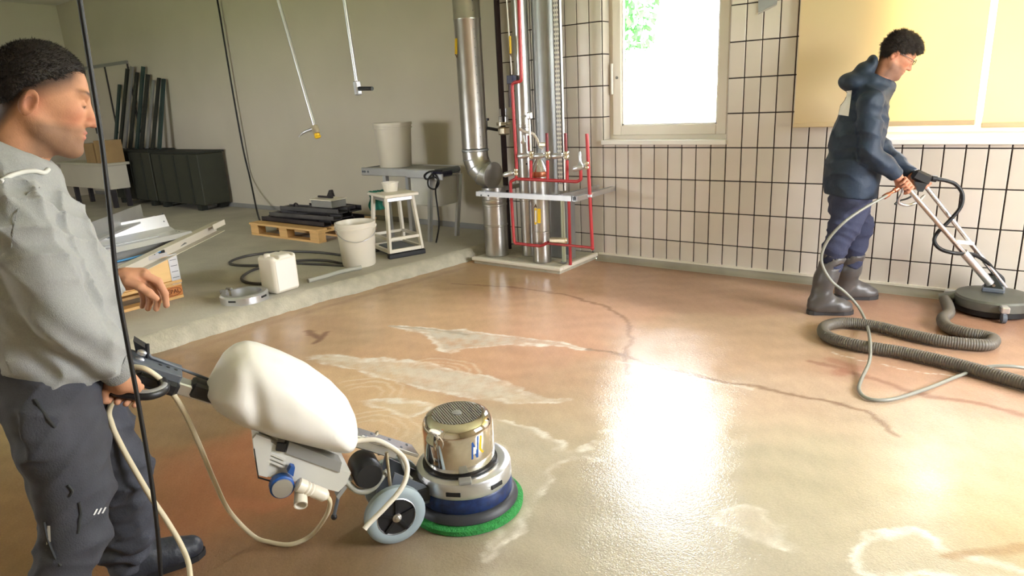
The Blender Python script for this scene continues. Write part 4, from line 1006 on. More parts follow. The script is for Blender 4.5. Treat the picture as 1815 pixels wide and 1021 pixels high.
MB().tube(cr([q+t*.02+u*.036, q+t*.1+u*.045+s*.01, q+t*.3+u*.04, q+t*.6+u*.038], 6), .007, 8).build('air_tube', 'light_blue', o, 60)
for k in (.02, .07, .14): MB().obox(q+t*k+u*.035, t, s, u, .016, .012, .014, .003).build('fitting', 'black_plastic' if k != .07 else 'alu', o)

# dark store at the far left
def crate(c, sx, sy, sz, lab, m_='olive'):
    o = thing('storage_crate', c, lab, 'crate', 'dark crates at the back'); c = np.asarray(c, float)
    MB().box(c+V(-sx/2, -sy/2, .08), c+V(sx/2, sy/2, sz-.03), .01).build('body', m_, o)
    MB().box(c+V(-sx/2-.015, -sy/2-.015, sz-.0295), c+V(sx/2+.015, sy/2+.015, sz), .008).build('lid', 'olive_dark', o)
    for dx in (-.3, 0, .3): MB().box(c+V(dx*sx-.02, -sy/2-.012, .1), c+V(dx*sx+.02, -sy/2-.0005, sz-.05)).build('rib', 'olive_dark', o)
    for dx in (-.38, .38):
        for dy in (-.38, .38): MB().box(c+V(dx*sx-.05, dy*sy-.05, 0), c+V(dx*sx+.05, dy*sy+.05, .0795)).build('foot', 'olive_dark', o)
crate((-7.05, .05, ZP), 1.32, .40, .84, 'dark olive crate nearest the pale wall'); crate((-8.42, .05, ZP), 1.32, .40, .86, 'dark olive crate under the leaning profiles, further left')
rb_ = random.Random(5); tops = [(212, 150, 205, 268), (226, 122, 214, 270), (234, 118, 222, 270), (243, 128, 232, 272), (254, 118, 244, 272), (262, 132, 252, 272), (272, 142, 262, 273), (282, 138, 272, 273), (290, 140, 284, 274)]
hw_ = ['leftmost thin', 'second', 'third pale', 'fourth', 'fifth and tallest', 'sixth', 'seventh', 'eighth', 'rightmost']
for i, (xa, ya, xb, yb_) in enumerate(tops):
    a = PY(xa, ya, .24); b = PY(xb, yb_, .0); b[2] = ZP+.8625
    o = thing('leaning_profile', b, hw_[i]+' upright profile from the left, leaning on the wall above the crates', 'metal profile', 'profiles leaning above the crates')
    MB().beam(b, a, .05+.03*rb_.random(), .03, up=(0, 1, 0)).build('bar', ('teal_bar', 'olive_dark', 'galv_dull', 'olive_dark')[i % 4], o); MB().obox(b+V(0, 0, .004), X_, Y_, UP, .03, .03, .004).build('end_cap', 'black_plastic', o)
bo = thing('work_bench', (-8.8, -.15, ZP), 'pale-topped work bench half hidden behind the man in the hoodie', 'bench')
bxr = PY(190, 290, -.55)[0]; bz = PY(190, 290, -.55)[2]
MB().box((bxr-1.8, -.58, bz-.04), (bxr, -.22, bz), .006).build('top', 'bench_top', bo); MB().box((bxr-1.75, -.55, bz-.40), (bxr-.04, -.26, bz-.0405)).build('drawer_body', 'bucket_grey', bo); 
for dx in (-1.42, -.08):
    for y in (-.51, -.30): MB().box((bxr+dx-.03, y-.03, ZP), (bxr+dx+.03, y+.03, bz-.4005)).build('leg', 'dark_steel', bo)
for i, (px, py, w, h, lab) in enumerate(((185, 285, .3, .34, 'brown cardboard box at the right end of the bench'), (160, 287, .32, .30, 'lighter cardboard box behind the man\'s chin'))):
    c = V(bxr-.20-.36*i, -.40, bz+.001); o = thing('cardboard_box', c, lab, 'box', 'boxes on the bench'); MB().box(c-V(w/2, .14, 0), c+V(w/2, .14, h)).build('carton', 'cardboard', o); MB().box(c+V(-w/2, -.02, h), c+V(w/2, .02, h+.002)).build('tape', 'bench_top', o)
a, b = PY(150, 122, .28), PY(228, 118, .28); fo = thing('wall_board', (a+b)/2-V(0, 0, .6), 'dim framed board on the wall left of the leaning profiles', 'board')
MB().box((a[0], .27, a[2]-1.1), (b[0], .299, a[2])).build('panel', 'plaster', fo); MB().box((a[0], .255, a[2]-.02), (b[0], .286, a[2]+.03)).build('top_rail', 'grey_mid', fo)
for x in (a[0], (a[0]+b[0])/2, b[0]): MB().box((x-.02, .258, a[2]-1.1), (x+.02, .2695, a[2]-.021)).build('upright', 'dark_steel', fo)
# hanging cable on the pale wall, crank rods from the ceiling
pts = [PY(x, y, .24) for x, y in ((385, 0), (397, 70), (412, 160), (430, 260), (444, 320))]+[PY(455, 372, -.05), PZ(461, 392, ZP+.02)]
pts = [V(pts[0][0]-.05, .24, ZC)]+pts
tag(MB().tube(cr(pts, 8), .012, 8).build('wall_cable', 'black_rubber', None, 60), 'thin dark cable hanging down the pale wall to the middle pallet', 'cable')
def rod(px0, px1, yy, lab):
    a, b = PY(*px0, yy), PY(*px1, yy); t = nrm(a-b); top = a+t*((ZC-.02-a[2])/t[2]); o = thing('crank_rod', b, lab, 'crank rod', 'crank rods hanging from the ceiling')
    MB().tube([b, top], .014, 12).build('rod', 'alu', o, 50); MB().lathe(top, [(.03, 0), (.03, .018)], UP, 12).build('ceiling_eye', 'grey_mid', o, 40); return o, b, t
o, b, t = rod((493, 0), (558, 225), -1.6, 'slanted pale crank rod with a brass coupling at its end')
MB().obox(b-t*.02, t, *frame_of(t), .035, .022, .022, .004).build('coupling', 'brass', o); MB().lathe(b-t*.05, [(.012, 0), (.026, .01), (.022, .025), (.03, .03), (.02, .045)], -t, 12).build('brass_nut', 'yellow', o, 40)
MB().tube(cr([b-t*.01, PY(540, 234, -1.62), PY(529, 243, -1.66)], 5), [.013]*5+[.011]*3+[.005]*3, 8).build('hook', 'alu', o, 60)
o, b, t = rod((610, 0), (632, 146), -1.4, 'steeper crank rod with a black grip pointing right')
MB().obox(b-t*.045, t, *frame_of(t), .055, .026, .02, .006).build('gear_head', 'alu', o); q0 = b-t*.05; MB().tube([q0+V(.02, 0, 0), PY(660, 157, -1.4)], .016, 12).build('grip', 'black_plastic', o, 40)

# ================================================================== SINGLE-DISC FLOOR MACHINE
PC = V(1.418, -3.625, 0)
H0 = PZ(255, 660, .74); MA = nrm((H0-PC)*V(1, 1, 0)); ML = np.cross(MA, UP)           # along the handle / towards the camera side
if np.dot(ML, CAM-PC) < 0: ML = -ML
def MP(x, y, k=0.0): return PP(x, y, PC+ML*k, ML)
fm = thing('floor_machine', PC, 'white tanked single-disc floor machine with chrome motor and green pad', 'floor machine')
N = 56
MB().lathe(PC, [(.20, .001), (.212, .004), (.214, .022), (.205, .028)], UP, N).build('scrub_pad', 'green_pad', fm, 40)
MB().lathe(PC, [(.190, .0285), (.195, .034), (.192, .048), (.182, .058), (.176, .062)], UP, N).build('pad_holder', 'pad_grey', fm, 40)
MB().lathe(PC, [(.172, .0625), (.175, .068), (.174, .112), (.170, .118)], UP, N).build('blue_band', 'blue_band', fm, 40)
hs = MB().lathe(PC, [(.172, .1185), (.175, .123), (.174, .168), (.170, .176), (.158, .182), (.150, .183), (.138, .183)], UP, N).build('housing', 'alu', fm, 35)
for t in (-62, -8, 130):
    u = V(math.cos(math.radians(t)), math.sin(math.radians(t)), 0); MB().obox(PC+u*.1742+V(0, 0, .143), np.cross(UP, u), u, UP, .026, .0022, .008, .002).build('grip_slot', 'black_plastic', hs)
u = nrm((CAM-PC)*V(1, 1, 0)); MB().obox(PC+u*.155+V(0, 0, .184), np.cross(UP, u), u, UP, .022, .018, .006, .002).build('latch', 'grey_mid', hs)
mo = PC+MA*.012
mt_ = MB().lathe(mo, [(.134, .174), (.137, .178), (.137, .190)], UP, N).build('motor_base', 'black_rubber', fm, 40)
MB().lathe(mo, [(.127, .1905), (.129, .195), (.129, .325), (.126, .345), (.114, .364), (.098, .371), (.090, .371)], UP, N).build('motor_cover', 'chrome', fm, 60)
gr = MB().lathe(mo, [(.090, .365), (.02, .366)], UP, 40).build('grille_floor', 'black_plastic', fm)
g = MB()
for k in range(-10, 11):
    w = math.sqrt(max(.090**2-(k*.0088)**2, 0))
    for dx, dy in ((MA, ML), (ML, MA)): g.obox(mo+dy*k*.0088+V(0, 0, .3695 if dx is MA else .3702), dx, dy, UP, w, .0018, .0015)
o = g.build('grille', 'grey_mid', gr); o['kind'] = 'stuff'
MB().lathe(mo, [(.018, .371), (.018, .374), (.008, .376)], UP, 16).build('grille_hub', 'grey_mid', gr, 40)
# emblem and yellow chevron on the chrome cover
def on_motor(x, y, r=.1296):
    d_ = ray(x, y); o_ = CAM-mo; a = d_[0]**2+d_[1]**2; b = 2*(o_[0]*d_[0]+o_[1]*d_[1]); q = o_[0]**2+o_[1]**2-r*r
    return CAM+d_*((-b-math.sqrt(max(b*b-4*a*q, 0)))/(2*a))
mcov = fm
for poly, m_, nm in (([(836, 786), (848, 772), (848, 810), (836, 815)], 'blue', 'emblem_field'), ([(839, 793), (844, 792), (844, 804), (839, 806)], 'white_paint', 'emblem_mark'), ([(851, 772), (854, 772), (853, 795), (858, 800), (855, 803), (849, 796)], 'yellow', 'chevron')):
    r_ = .1294 if nm == 'emblem_field' else .1298
    MB().add([on_motor(x, y, r_) for x, y in poly], [tuple(range(len(poly)))]).build(nm, m_, fm)
# wheels
def wheel(k0, k1, face):
    cpt = MP(702, 903, max(k0, k1)); cpt = cpt-ML*np.dot(cpt-PC, ML); cpt[2] = .105; c = cpt+ML*face
    out = ML if face > 0 else -ML; w = fm
    ty = MB().lathe(c-out*.036, [(.062, 0), (.098, .002), (.105, .008), (.105, .028), (.098, .035), (.080, .039), (.068, .037)], out, 40, cap=False).build('tyre', 'tyre', fm, 40)
    MB().lathe(c-out*.03, [(.070, 0), (.070, .030), (.066, .033), (.063, .026), (.02, .024)], out, 40, cap=False).build('rim', 'alu', ty, 35)
    MB().lathe(c, [(.064, -.002), (.015, -.001)], out, 36).build('hub_disc', 'black_plastic', ty)
    MB().lathe(c, [(.016, -.004), (.016, .008), (.009, .010), (.009, .016), (.004, .018)], out, 16).build('axle_nut', 'steel', ty, 40)
    for i in range(5):
        t = 2*math.pi*i/5+.4; d_ = math.cos(t)*MA+math.sin(t)*UP; MB().beam(c+d_*.014+out*.002, c+d_*.064+out*.001, .010, .006, up=out).build('spoke', 'black_rubber', ty)
    return c
wc = wheel(.08, .12, .115); wheel(-.12, -.08, -.115)
wa = wc-ML*.115
MB().tube([wa+ML*.10, wa-ML*.10], .011, 10).build('axle', 'steel', fm, 50)
pv = MP(700, 820, 0)
for s in (1, -1):
    MB().prism([wa+ML*.058*s+V(0, 0, -.025)-MA*.02, wa+ML*.058*s+MA*.03+V(0, 0, -.02), pv+ML*.058*s+MA*.02, PC+MA*.16+ML*.058*s+V(0, 0, .15), PC+MA*.15+ML*.058*s+V(0, 0, .09)], ML*.008*s).build('yoke_plate', 'grey_dark', fm)
MB().obox(PC+MA*.165+V(0, 0, .125), MA, ML, UP, .04, .07, .03, .008).build('yoke_block', 'black_plastic', fm)
# handle column
h1, h2 = MP(700, 800, 0), MP(268, 668, 0); hd = nrm(h2-h1); hn = nrm(np.cross(hd, ML)); hn = hn if hn[2] > 0 else -hn
MB().obox((h1+h2)/2, hd, ML, hn, np.linalg.norm(h2-h1)/2, .03, .018, .004).build('handle_column', 'alu', fm)
MB().obox(h1+hd*.06+hn*.022, hd, ML, hn, .13, .042, .006, .002).build('mount_plate', 'steel', fm)
for i in range(6): MB().lathe(h1+hd*(-.04+.035*i)+hn*.0282+ML*(.02 if i % 2 else -.02), [(.005, 0), (.005, .002)], hn, 8).build('mount_hole', 'grey_dark', fm)
# tank: inflated outline
def tank():
    out = [(362, 703), (366, 688), (384, 655), (398, 632), (418, 618), (440, 612), (462, 616), (500, 630), (545, 651), (590, 683), (618, 712), (632, 742), (637, 770), (630, 788), (612, 798), (590, 797), (540, 785), (470, 768), (420, 752), (385, 732)]
    out = np.array(out, float); cen = out.mean(0); 
    P2 = np.array([[np.dot(MP(x, y, .03)-PC, MA), MP(x, y, .03)[2]] for x, y in cen+(out-cen)*.985])
    lo = PC+MA*P2[:, 0].min(); hi = PC+MA*P2[:, 0].max(); c4 = np.array([lo+ML*.2, lo-ML*.2, hi+ML*.2, hi-ML*.2])
    s = SDF(np.r_[c4[:, :2].min(0)-.03, P2[:, 1].min()-.03], np.r_[c4[:, :2].max(0)+.03, P2[:, 1].max()+.03], .0075)
    W_, E_ = .165, .115; n = len(P2)
    def fn(X, Y, Z):
        u = (X-PC[0])*MA[0]+(Y-PC[1])*MA[1]+0*Z; z = Z+0*u; t = (X-PC[0])*ML[0]+(Y-PC[1])*ML[1]+0*Z
        d2 = np.full(u.shape, 9.0); ins = np.zeros(u.shape, bool); j = n-1
        for i in range(n):
            ax, ay = P2[i]; bx, by = P2[j]; ex, ey = bx-ax, by-ay
            q = np.clip(((u-ax)*ex+(z-ay)*ey)/(ex*ex+ey*ey), 0, 1); d2 = np.minimum(d2, (u-ax-q*ex)**2+(z-ay-q*ey)**2)
            ins ^= ((ay > z) != (by > z)) & (u < (bx-ax)*(z-ay)/(by-ay+1e-12)+ax); j = i
        e = np.where(ins, np.sqrt(d2), -np.sqrt(d2))
        # front end (towards the disc) is broader, a waist behind the filling hump
        um = (u-P2[:, 0].min())/(np.ptp(P2[:, 0])); w = W_*(1.02-.30*np.clip(um-.45, 0, 1)); w = w-.016*np.exp(-((um-.70)/.055)**2)*np.clip((e)/.05, 0, 1)
        x = np.clip(1-e/E_, 0, 1); prof = w*np.sqrt(np.maximum(1-x**2.6, 0)); return np.where(e > 0, (np.abs(t)-prof)*.55, np.maximum(-e, (np.abs(t)-.02)))
    s.put(fn, s.lo, s.lo+s.n*s.h, 0)
    s.ell(MP(378, 634, .17), (hd, ML, hn), (.10, .07, .06), .02, 'sub')
    for _ in range(2):                       # relax the field so that the moulding is soft
        v = s.v; v[1:-1, 1:-1, 1:-1] = (v[1:-1, 1:-1, 1:-1]*2+v[2:, 1:-1, 1:-1]+v[:-2, 1:-1, 1:-1]+v[1:-1, 2:, 1:-1]+v[1:-1, :-2, 1:-1]+v[1:-1, 1:-1, 2:]+v[1:-1, 1:-1, :-2])/8
    tk = s.mesh('solution_tank', 'tank_white', fm); return tk
tank()
# electrical box under the tank
kf = .085
def ext(pts, k0, k1, nm, m_, par=fm): return MB().prism([MP(x, y, k0) for x, y in pts], ML*(k1-k0)).build(nm, m_, par)
eb = ext([(452, 782), (460, 772), (484, 786), (496, 795), (622, 838), (614, 858), (600, 872), (505, 850), (458, 842)], kf, -.06, 'control_box', 'grey_box')
ext([(448, 778), (455, 770), (480, 780), (481, 800), (474, 846), (456, 842)], kf+.012, kf-.004, 'end_bracket', 'grey_box', eb)
ext([(513, 783), (606, 820), (602, 838), (507, 804)], kf+.006, kf-.05, 'tray', 'grey_mid', eb)
ext([(491, 786), (508, 787), (506, 802), (489, 799)], kf+.012, kf+.003, 'rocker_switch', 'black_plastic', eb)
ext([(449.5, 796), (451.5, 796), (459, 846), (479, 852), (479, 854), (457, 848)], kf+.016, kf+.012, 'rubber_edge', 'black_rubber', eb)
for dy in (0, 7, 14): ext([(478, 802+dy), (506, 814+dy), (506, 818+dy), (478, 806+dy)], kf+.010, kf, 'cable_gland', 'grey_box', eb)
sc_ = MP(498, 856, kf+.004); MB().lathe(sc_, [(.030, 0), (.037, .004), (.037, .030), (.031, .034)], ML, 30).build('socket_ring', 'blue', eb, 40); MB().lathe(sc_, [(.031, .0335), (.031, .038), (.002, .0385)], ML, 30).build('socket_lid', 'alu', eb, 40)
ext([(510, 838), (516, 827), (523, 829), (520, 845)], kf+.035, kf+.01, 'socket_catch', 'blue', eb)
p_, q_ = MP(526, 858, kf+.035), MP(580, 880, kf+.035); t_ = nrm(q_-p_); L0 = np.linalg.norm(q_-p_)
pg = MB().lathe(p_, [(.017, 0), (.022, .004), (.022, L0*.25), (.019, L0*.27), (.022, L0*.32), (.019, L0*.38), (.022, L0*.44), (.019, L0*.5), (.021, L0*.55), (.021, L0*.9), (.012, L0)], t_, 20).build('plug', 'plastic_white', eb, 35)
cq = MP(533, 876, kf+.03); ct = nrm(MP(533, 892, kf+.06)-cq); MB().lathe(cq, [(.019, -.01), (.021, .03), (.021, .042), (.017, .042), (.015, .01), (.001, .008)], ct, 20, cap=False).build('hinged_cover', 'plastic_white', eb, 40)
ext([(610, 862), (622, 846), (626, 850), (600, 886), (596, 880)], kf-.02, kf-.05, 'box_stand', 'grey_mid', eb)
MB().sphere(MP(592, 916, .05), .011).build('foot_knob', 'black_plastic', eb, 60); MB().tube([MP(600, 880, .05), MP(592, 914, .05)], .006, 8).build('foot_stem', 'grey_dark', eb)
# pump, pipes and rods by the wheels
c = MP(648, 832, .03); MB().lathe(c-ML*.06, [(.045, 0), (.05, .01), (.05, .10), (.042, .115)], ML, 28).build('pump', 'black_plastic', fm, 40)
MB().tube(cr([MP(612, 852, .06), MP(630, 868, .06), MP(648, 871, .06), MP(664, 862, .06), MP(676, 846, .06), MP(686, 836, .04)], 6), .011, 12).build('water_pipe', 'hose_grey', fm, 60)
for a, b, k in (((668, 765), (672, 806), -.04), ((685, 802), (692, 862), .07)): MB().tube([MP(*a, k), MP(*b, k)], .006, 10).build('tie_rod', 'brass', fm, 50)
MB().tube(cr([MP(632, 782, .05), MP(665, 780, .07), MP(694, 793, .09), MP(716, 812, .12), MP(722, 835, .14), MP(712, 865, .16), MP(684, 898, .17), MP(655, 927, .175), MP(646, 938, .18)], 8), .0085, 12).build('drain_hose', 'plastic_white', fm, 60)
MB().tube(cr([MP(640, 774, .03), MP(672, 783, .0), MP(705, 806, -.02), MP(720, 838, 0), MP(730, 850, .02)], 8), .006, 10).build('feed_hose', 'hose_grey', fm, 60)
# handle head
hb = MP(274, 652, 0); ho = MB().obox(MP(273, 651, 0), hd, ML, hn, .075, .05, .016, .004).build('handle_plate', 'grey_dark', fm)
for i in range(3):
    for j in (-1, 1): MB().lathe(MP(273, 651, 0)-hd*(.055-.022*i)+ML*.012*j+hn*.0165, [(.0055, 0), (.0055, .001)], hn, 8).build('plate_hole', 'black_plastic', ho)
MB().obox(MP(280, 668, 0)-hn*.004, hd, ML, hn, .06, .06, .022, .012).build('handle_housing', 'black_plastic', fm)
HG = MP(230, 690, .10)                                  # where the right hand grips
bow = cr([MP(288, 676, .06), MP(291, 690, .13), MP(268, 700, .16), MP(238, 700, .155), MP(205, 694, .14), MP(184, 682, .10), MP(183, 668, .05), MP(200, 655, .0), MP(228, 648, -.03)], 8)
MB().tube(bow, .0135, 14).build('bow_handle', 'black_plastic', fm, 60)
MB().tube([b_+UP*.006 for b_ in bow[6:34]], .010, 12).build('bow_strip', 'grey_mid', fm, 60)
MB().prism([MP(236, 604, -.02), MP(262, 620, -.02), MP(262, 632, -.02), MP(240, 622, -.02)], -ML*.05).build('lever_plate', 'black_plastic', fm)
MB().tube([MP(262, 634, -.01), MP(261, 610, -.01)], .006, 8).build('lever_pin', 'black_plastic', fm, 50)
MB().tube([MP(262, 626, -.01), MP(268, 634, -.01), MP(379, 676, -.01)], .0045, 8).build('control_rod', 'grey_dark', fm, 50)
for x, y in ((250, 628), (246, 640)): MB().lathe(MP(x, y, .02), [(.012, 0), (.013, .008), (.008, .012)], hn, 14).build('clamp_bolt', 'alu', fm, 40)
a, b = MP(338, 684, 0), MP(386, 699, 0); MB().obox((a+b)/2, nrm(b-a), ML, nrm(np.cross(nrm(b-a), ML)), np.linalg.norm(b-a)/2, .036, .024, .008).build('grip_sleeve', 'black_plastic', fm)
# power cable of the machine: from the handle in an arc down to the floor and up to the plug
cab = [MP(238, 650, .05), MP(262, 656, .07), MP(292, 680, .06), MP(322, 722, .02), MP(352, 785, -.03), MP(378, 848, -.08), MP(406, 905, -.13), PZ(448, 949, .03), PZ(478, 961, .009), PZ(515, 965, .009), PZ(550, 950, .03), MP(576, 918, .06), MP(585, 893, .105), q_]
tag(MB().tube(cr(cab, 10), .0075, 10).build('power_cable', 'cable_beige', None, 60), 'beige power cable arching from the handle to the machine plug', 'cable')

# ================================================================== PEOPLE
from mathutils.bvhtree import BVHTree
def head_sdf(s, O, A, nb, nr=.056, neck=True):
    """A = (forward, left, up) of the head; O = cranium centre; nb = base of the neck"""
    Hf, Hl, Hu = A; P = lambda f, l, u: O+Hf*f+Hl*l+Hu*u
    s.ell(P(0, 0, .004), A, (.096, .076, .098), .01)
    s.ell(P(.034, 0, -.060), A, (.058, .058, .082), .03)
    for m in (1, -1):
        s.chain([(P(-.014, .054*m, -.070), .018), (P(.004, .052*m, -.098), .018), (P(.066, .016*m, -.134), .016)], .025)
        s.ell(P(.060, .044*m, -.042), A, (.022, .018, .018), .02)
        s.ell(P(.083, .026*m, .004), A, (.012, .026, .009), .015)
    s.ell(P(.076, 0, -.137), A, (.017, .021, .015), .02)
    s.ell(P(.020, 0, -.118), A, (.06, .045, .03), .03)
    for m in (1, -1): s.ell(P(.094, .032*m, -.021), A, (.014, .017, .011), .008, 'sub')
    s.cone(P(.090, 0, -.008), P(.107, 0, -.056), .0085, .011, .010)
    s.ell(P(.109, 0, -.063), A, (.014, .0135, .011), .008)
    for m in (1, -1): s.ell(P(.097, .013*m, -.066), A, (.011, .0075, .0085), .005)
    s.ell(P(.076, 0, -.094), A, (.017, .027, .025), .018)
    s.ell(P(.093, 0, -.0895), A, (.008, .021, .0052), .005); s.ell(P(.091, 0, -.101), A, (.008, .018, .006), .005)
    s.cone(P(.097, .016, -.0952), P(.097, -.016, -.0952), .0016, .0016, .003, op='sub')
    for m in (1, -1):                                             # eyelids, ears
        s.ell(P(.0805, .031*m, -.0215), A, (.0125, .0135, .0105), .004)
        s.cone(P(.0925, .020*m, -.0275), P(.0905, .043*m, -.0275), .0012, .0012, .002, op='sub')
        ea = (nrm(Hf-.25*Hu), nrm(Hl*m-.35*Hf), nrm(Hu+.25*Hf))
        s.ell(P(-.022, .080*m, -.040), ea, (.019, .007, .032), .006)
        s.ell(P(-.018, .088*m, -.040), ea, (.011, .007, .021), .004, 'sub')
        s.ell(P(-.010, .080*m, -.048), ea, (.006, .006, .008), .004)
    if neck: s.chain([(P(-.022, 0, -.055), nr*1.02), ((P(-.022, 0, -.055)+nb)/2, nr), (nb, nr*1.15)], .025)
    return P
def skin_paint(O, A, base, stub, beard=True, lips=(190, 112, 100), brow=(52, 40, 34)):
    Hf, Hl, Hu = A; b = np.array(rgb(*base)); st = np.array(rgb(*stub)); lp = np.array(rgb(*lips)); br = np.array(rgb(*brow))
    def fn(w):
        d = w-O; f, l, u = d@Hf, d@Hl, d@Hu; al = np.abs(l); c = np.tile(b, (len(w), 1))
        def mixin(m, col): 
            nonlocal c; m = np.clip(m, 0, 1)[:, None]; c = c*(1-m)+np.array(col)*m
        near = (np.abs(d).max(1) < .2)
        red = np.exp(-((f-.07)**2+(al-.048)**2+(u+.055)**2)/(2*.02**2))*.5+np.exp(-((f-.11)**2+l**2+(u+.062)**2)/(2*.014**2))*.6+np.exp(-((f+.02)**2+(al-.08)**2+(u+.04)**2)/(2*.02**2))*.5
        mixin(red*near, rgb(196, 118, 96))
        if beard:
            m = near*np.clip((-.068-u)/.02, 0, 1)*np.clip((f+.03)/.03, 0, 1)*(u > -.165)*(1-np.exp(-((u+.095)**2/(2*.006**2)+(l/.02)**2/2)))
            g = np.where(f > -.03, -.012+.58*(f+.03), -.012+1.7*(f+.03)); mixin(m*.75, st); mixin(near*np.clip((u-g+.040)/.04, 0, 1)*np.clip((.085-f)/.03, 0, 1)*(al < .083)*.95, np.array(rgb(66, 50, 42)))
        mixin(near*(f > .075)*np.exp(-(((u+.0895)/.0048)**2+(l/.021)**4))*.9, lp); mixin(near*(f > .075)*np.exp(-(((u+.1015)/.0055)**2+(l/.018)**4))*.9, lp)
        mixin(near*(f > .06)*np.exp(-(((u-.006-.12*(al-.03))/.0052)**2+((al-.031)/.021)**4))*.95, br)
        mixin(near*(f > .06)*np.exp(-(((u+.0270)/.0026)**2+((al-.031)/.014)**4))*.95, br)
        mixin(near*np.exp(-(((f-.104)/.008)**2+((al-.008)/.004)**2+((u+.073)/.004)**2))*.8, rgb(90, 45, 38))
        return c
    return fn
def hair_sdf(O, A, h, kind, ex=.009):
    Hf, Hl, Hu = A; s = SDF(O-.16, O+.17, h)
    s.ell(O+Hu*.006-Hf*.002, A, (.098+ex*.6, .077+ex, .099+ex), .0)
    if kind == 'fringe':
        s.ell(O+Hf*.066+Hu*.056, A, (.040, .06, .030), .03); s.ell(O+Hf*.01+Hu*.070, A, (.08, .07, .033), .03); s.ell(O+Hf*.098+Hu*.040-Hl*.01, A, (.016, .035, .018), .015)
    def cut(X, Y, Z):
        x, y, z = X-O[0], Y-O[1], Z-O[2]; f = x*Hf[0]+y*Hf[1]+z*Hf[2]; u = x*Hu[0]+y*Hu[1]+z*Hu[2]
        if kind == 'short': g = np.where(f > -.03, -.012+.58*(f+.03), -.012+1.7*(f+.03))
        else: g = np.where(f > -.02, -.030+.50*(f+.02), -.030+2.0*(f+.02))
        g = np.maximum(g, -.095)+.0015*np.sin(f*260+9*np.sin(u*190))+.003*np.sin(f*90+u*60); return (u-g)*.7
    s.put(cut, O-.2, O+.2, .026 if kind == 'short' else .018, 'cut')
    return s
# the 'cut' operation keeps the part where the field is positive
_put = SDF.put
def put2(s, fn, lo, hi, k=.01, op='add'):
    if op == 'cut': return _put(s, fn, lo, hi, k, 'sub')
    return _put(s, fn, lo, hi, k, op)
SDF.put = put2
def bvh(o):
    me = o.data; off = Vector(ORG[o.parent.name] if o.parent else ORG[o.name]); return BVHTree.FromPolygons([v.co+off for v in me.vertices], [tuple(p.vertices) for p in me.polygons])
def hit(tree, x, y, lift=.003):
    d = Vector(ray(x, y)).normalized(); r = tree.ray_cast(Vector(CAM), d); return None if r[0] is None else np.array(r[0])-np.array(d)*lift
def decal(tree, quad, n, m, name, mt_, parent, lift=.003):
    q = np.array(quad, float); vs = []; 
    for i in range(n+1):
        for j in range(m+1):
            u, v = i/n, j/m; p = (q[0]*(1-u)+q[1]*u)*(1-v)+(q[3]*(1-u)+q[2]*u)*v; h_ = hit(tree, p[0], p[1], lift)
            vs.append(h_)
    fs = [(i*(m+1)+j, (i+1)*(m+1)+j, (i+1)*(m+1)+j+1, i*(m+1)+j+1) for i in range(n) for j in range(m)]
    fs = [f for f in fs if all(vs[i] is not None for i in f) and max(np.linalg.norm(vs[f[a]]-vs[f[a-1]]) for a in range(4)) < .08]
    if not fs: return None
    use = sorted({i for f in fs for i in f}); rm = {i: k for k, i in enumerate(use)}
    return MB().add([vs[i] for i in use], [tuple(rm[i] for i in f) for f in fs]).build(name, mt_, parent, 179)
def halfspace(s, p, n, k=.01):
    """remove everything on the side the normal n points to"""
    p = np.asarray(p, float); n = nrm(n); s.put(lambda X, Y, Z: -((X-p[0])*n[0]+(Y-p[1])*n[1]+(Z-p[2])*n[2]), s.lo, s.lo+s.n*s.h, k, 'cut')

def strands(o, n, ln, comb, seed, wdt=.0011):
    """short hair strands rooted on the cap, joined to the hair mesh"""
    me = o.data; nv = len(me.vertices); co = np.empty(nv*3); me.vertices.foreach_get('co', co); co = co.reshape(-1, 3); no = np.empty(nv*3); me.vertices.foreach_get('normal', no); no = no.reshape(-1, 3)
    if np.sum((co-co.mean(0))*no) < 0: no = -no
    r = np.random.RandomState(seed); k = r.randint(0, nv, n); p = co[k]+r.randn(n, 3)*.0012; nn = no[k]
    c = np.asarray(comb, float); c = c-nn*(nn@c)[:, None]; d = nn*.45+c*.8+r.randn(n, 3)*.22; d /= np.linalg.norm(d, axis=1)[:, None]
    L_ = ln*(.6+.6*r.rand(n))[:, None]; sd = np.cross(d, nn); sd /= np.linalg.norm(sd, axis=1)[:, None]+1e-9
    a, b, t = p-sd*wdt-nn*.001, p+sd*wdt-nn*.001, p+d*L_; vs = np.concatenate([co, np.stack([a, b, t], 1).reshape(-1, 3)])
    fs = [tuple(q.vertices) for q in me.polygons]+[(nv+3*i, nv+3*i+1, nv+3*i+2) for i in range(n)]
    m2 = bpy.data.meshes.new('hair'); m2.from_pydata(vs.tolist(), [], fs); m2.materials.append(me.materials[0]); m2.polygons.foreach_set('use_smooth', [True]*len(fs)); o.data = m2
# ------------------------------------------------------------------ man in the grey hoodie
F1 = nrm(V(.349, .937, 0)); L1 = nrm(V(-.937, .349, 0))
h1c = CAM+ray(75, 180)*1.65
def Q1(x, y, k=0.0): return PP(x, y, h1c+L1*k, L1)
def B1(f, l, z): return h1c*V(1, 1, 0)+F1*f+L1*l+V(0, 0, z)
tl = math.radians(15); A1 = (F1*math.cos(tl)-UP*math.sin(tl), L1, F1*math.sin(tl)+UP*math.cos(tl)); O1 = h1c+F1*.0056+UP*.031
man = thing('person', B1(-.02, .05, 0), 'man in a grey hoodie and dark work trousers guiding the floor machine', 'person')
nb1 = B1(-.105, 0, 1.30)
SR, ER, WR = Q1(32, 392, -.185), Q1(112, 560, -.215), Q1(208, 660, -.12)
kHG = np.dot(HG-h1c, L1)
SL, EL, WL = SR+L1*.37+F1*.0, B1(-.06, .24, 1.05), Q1(205, 497, .13)
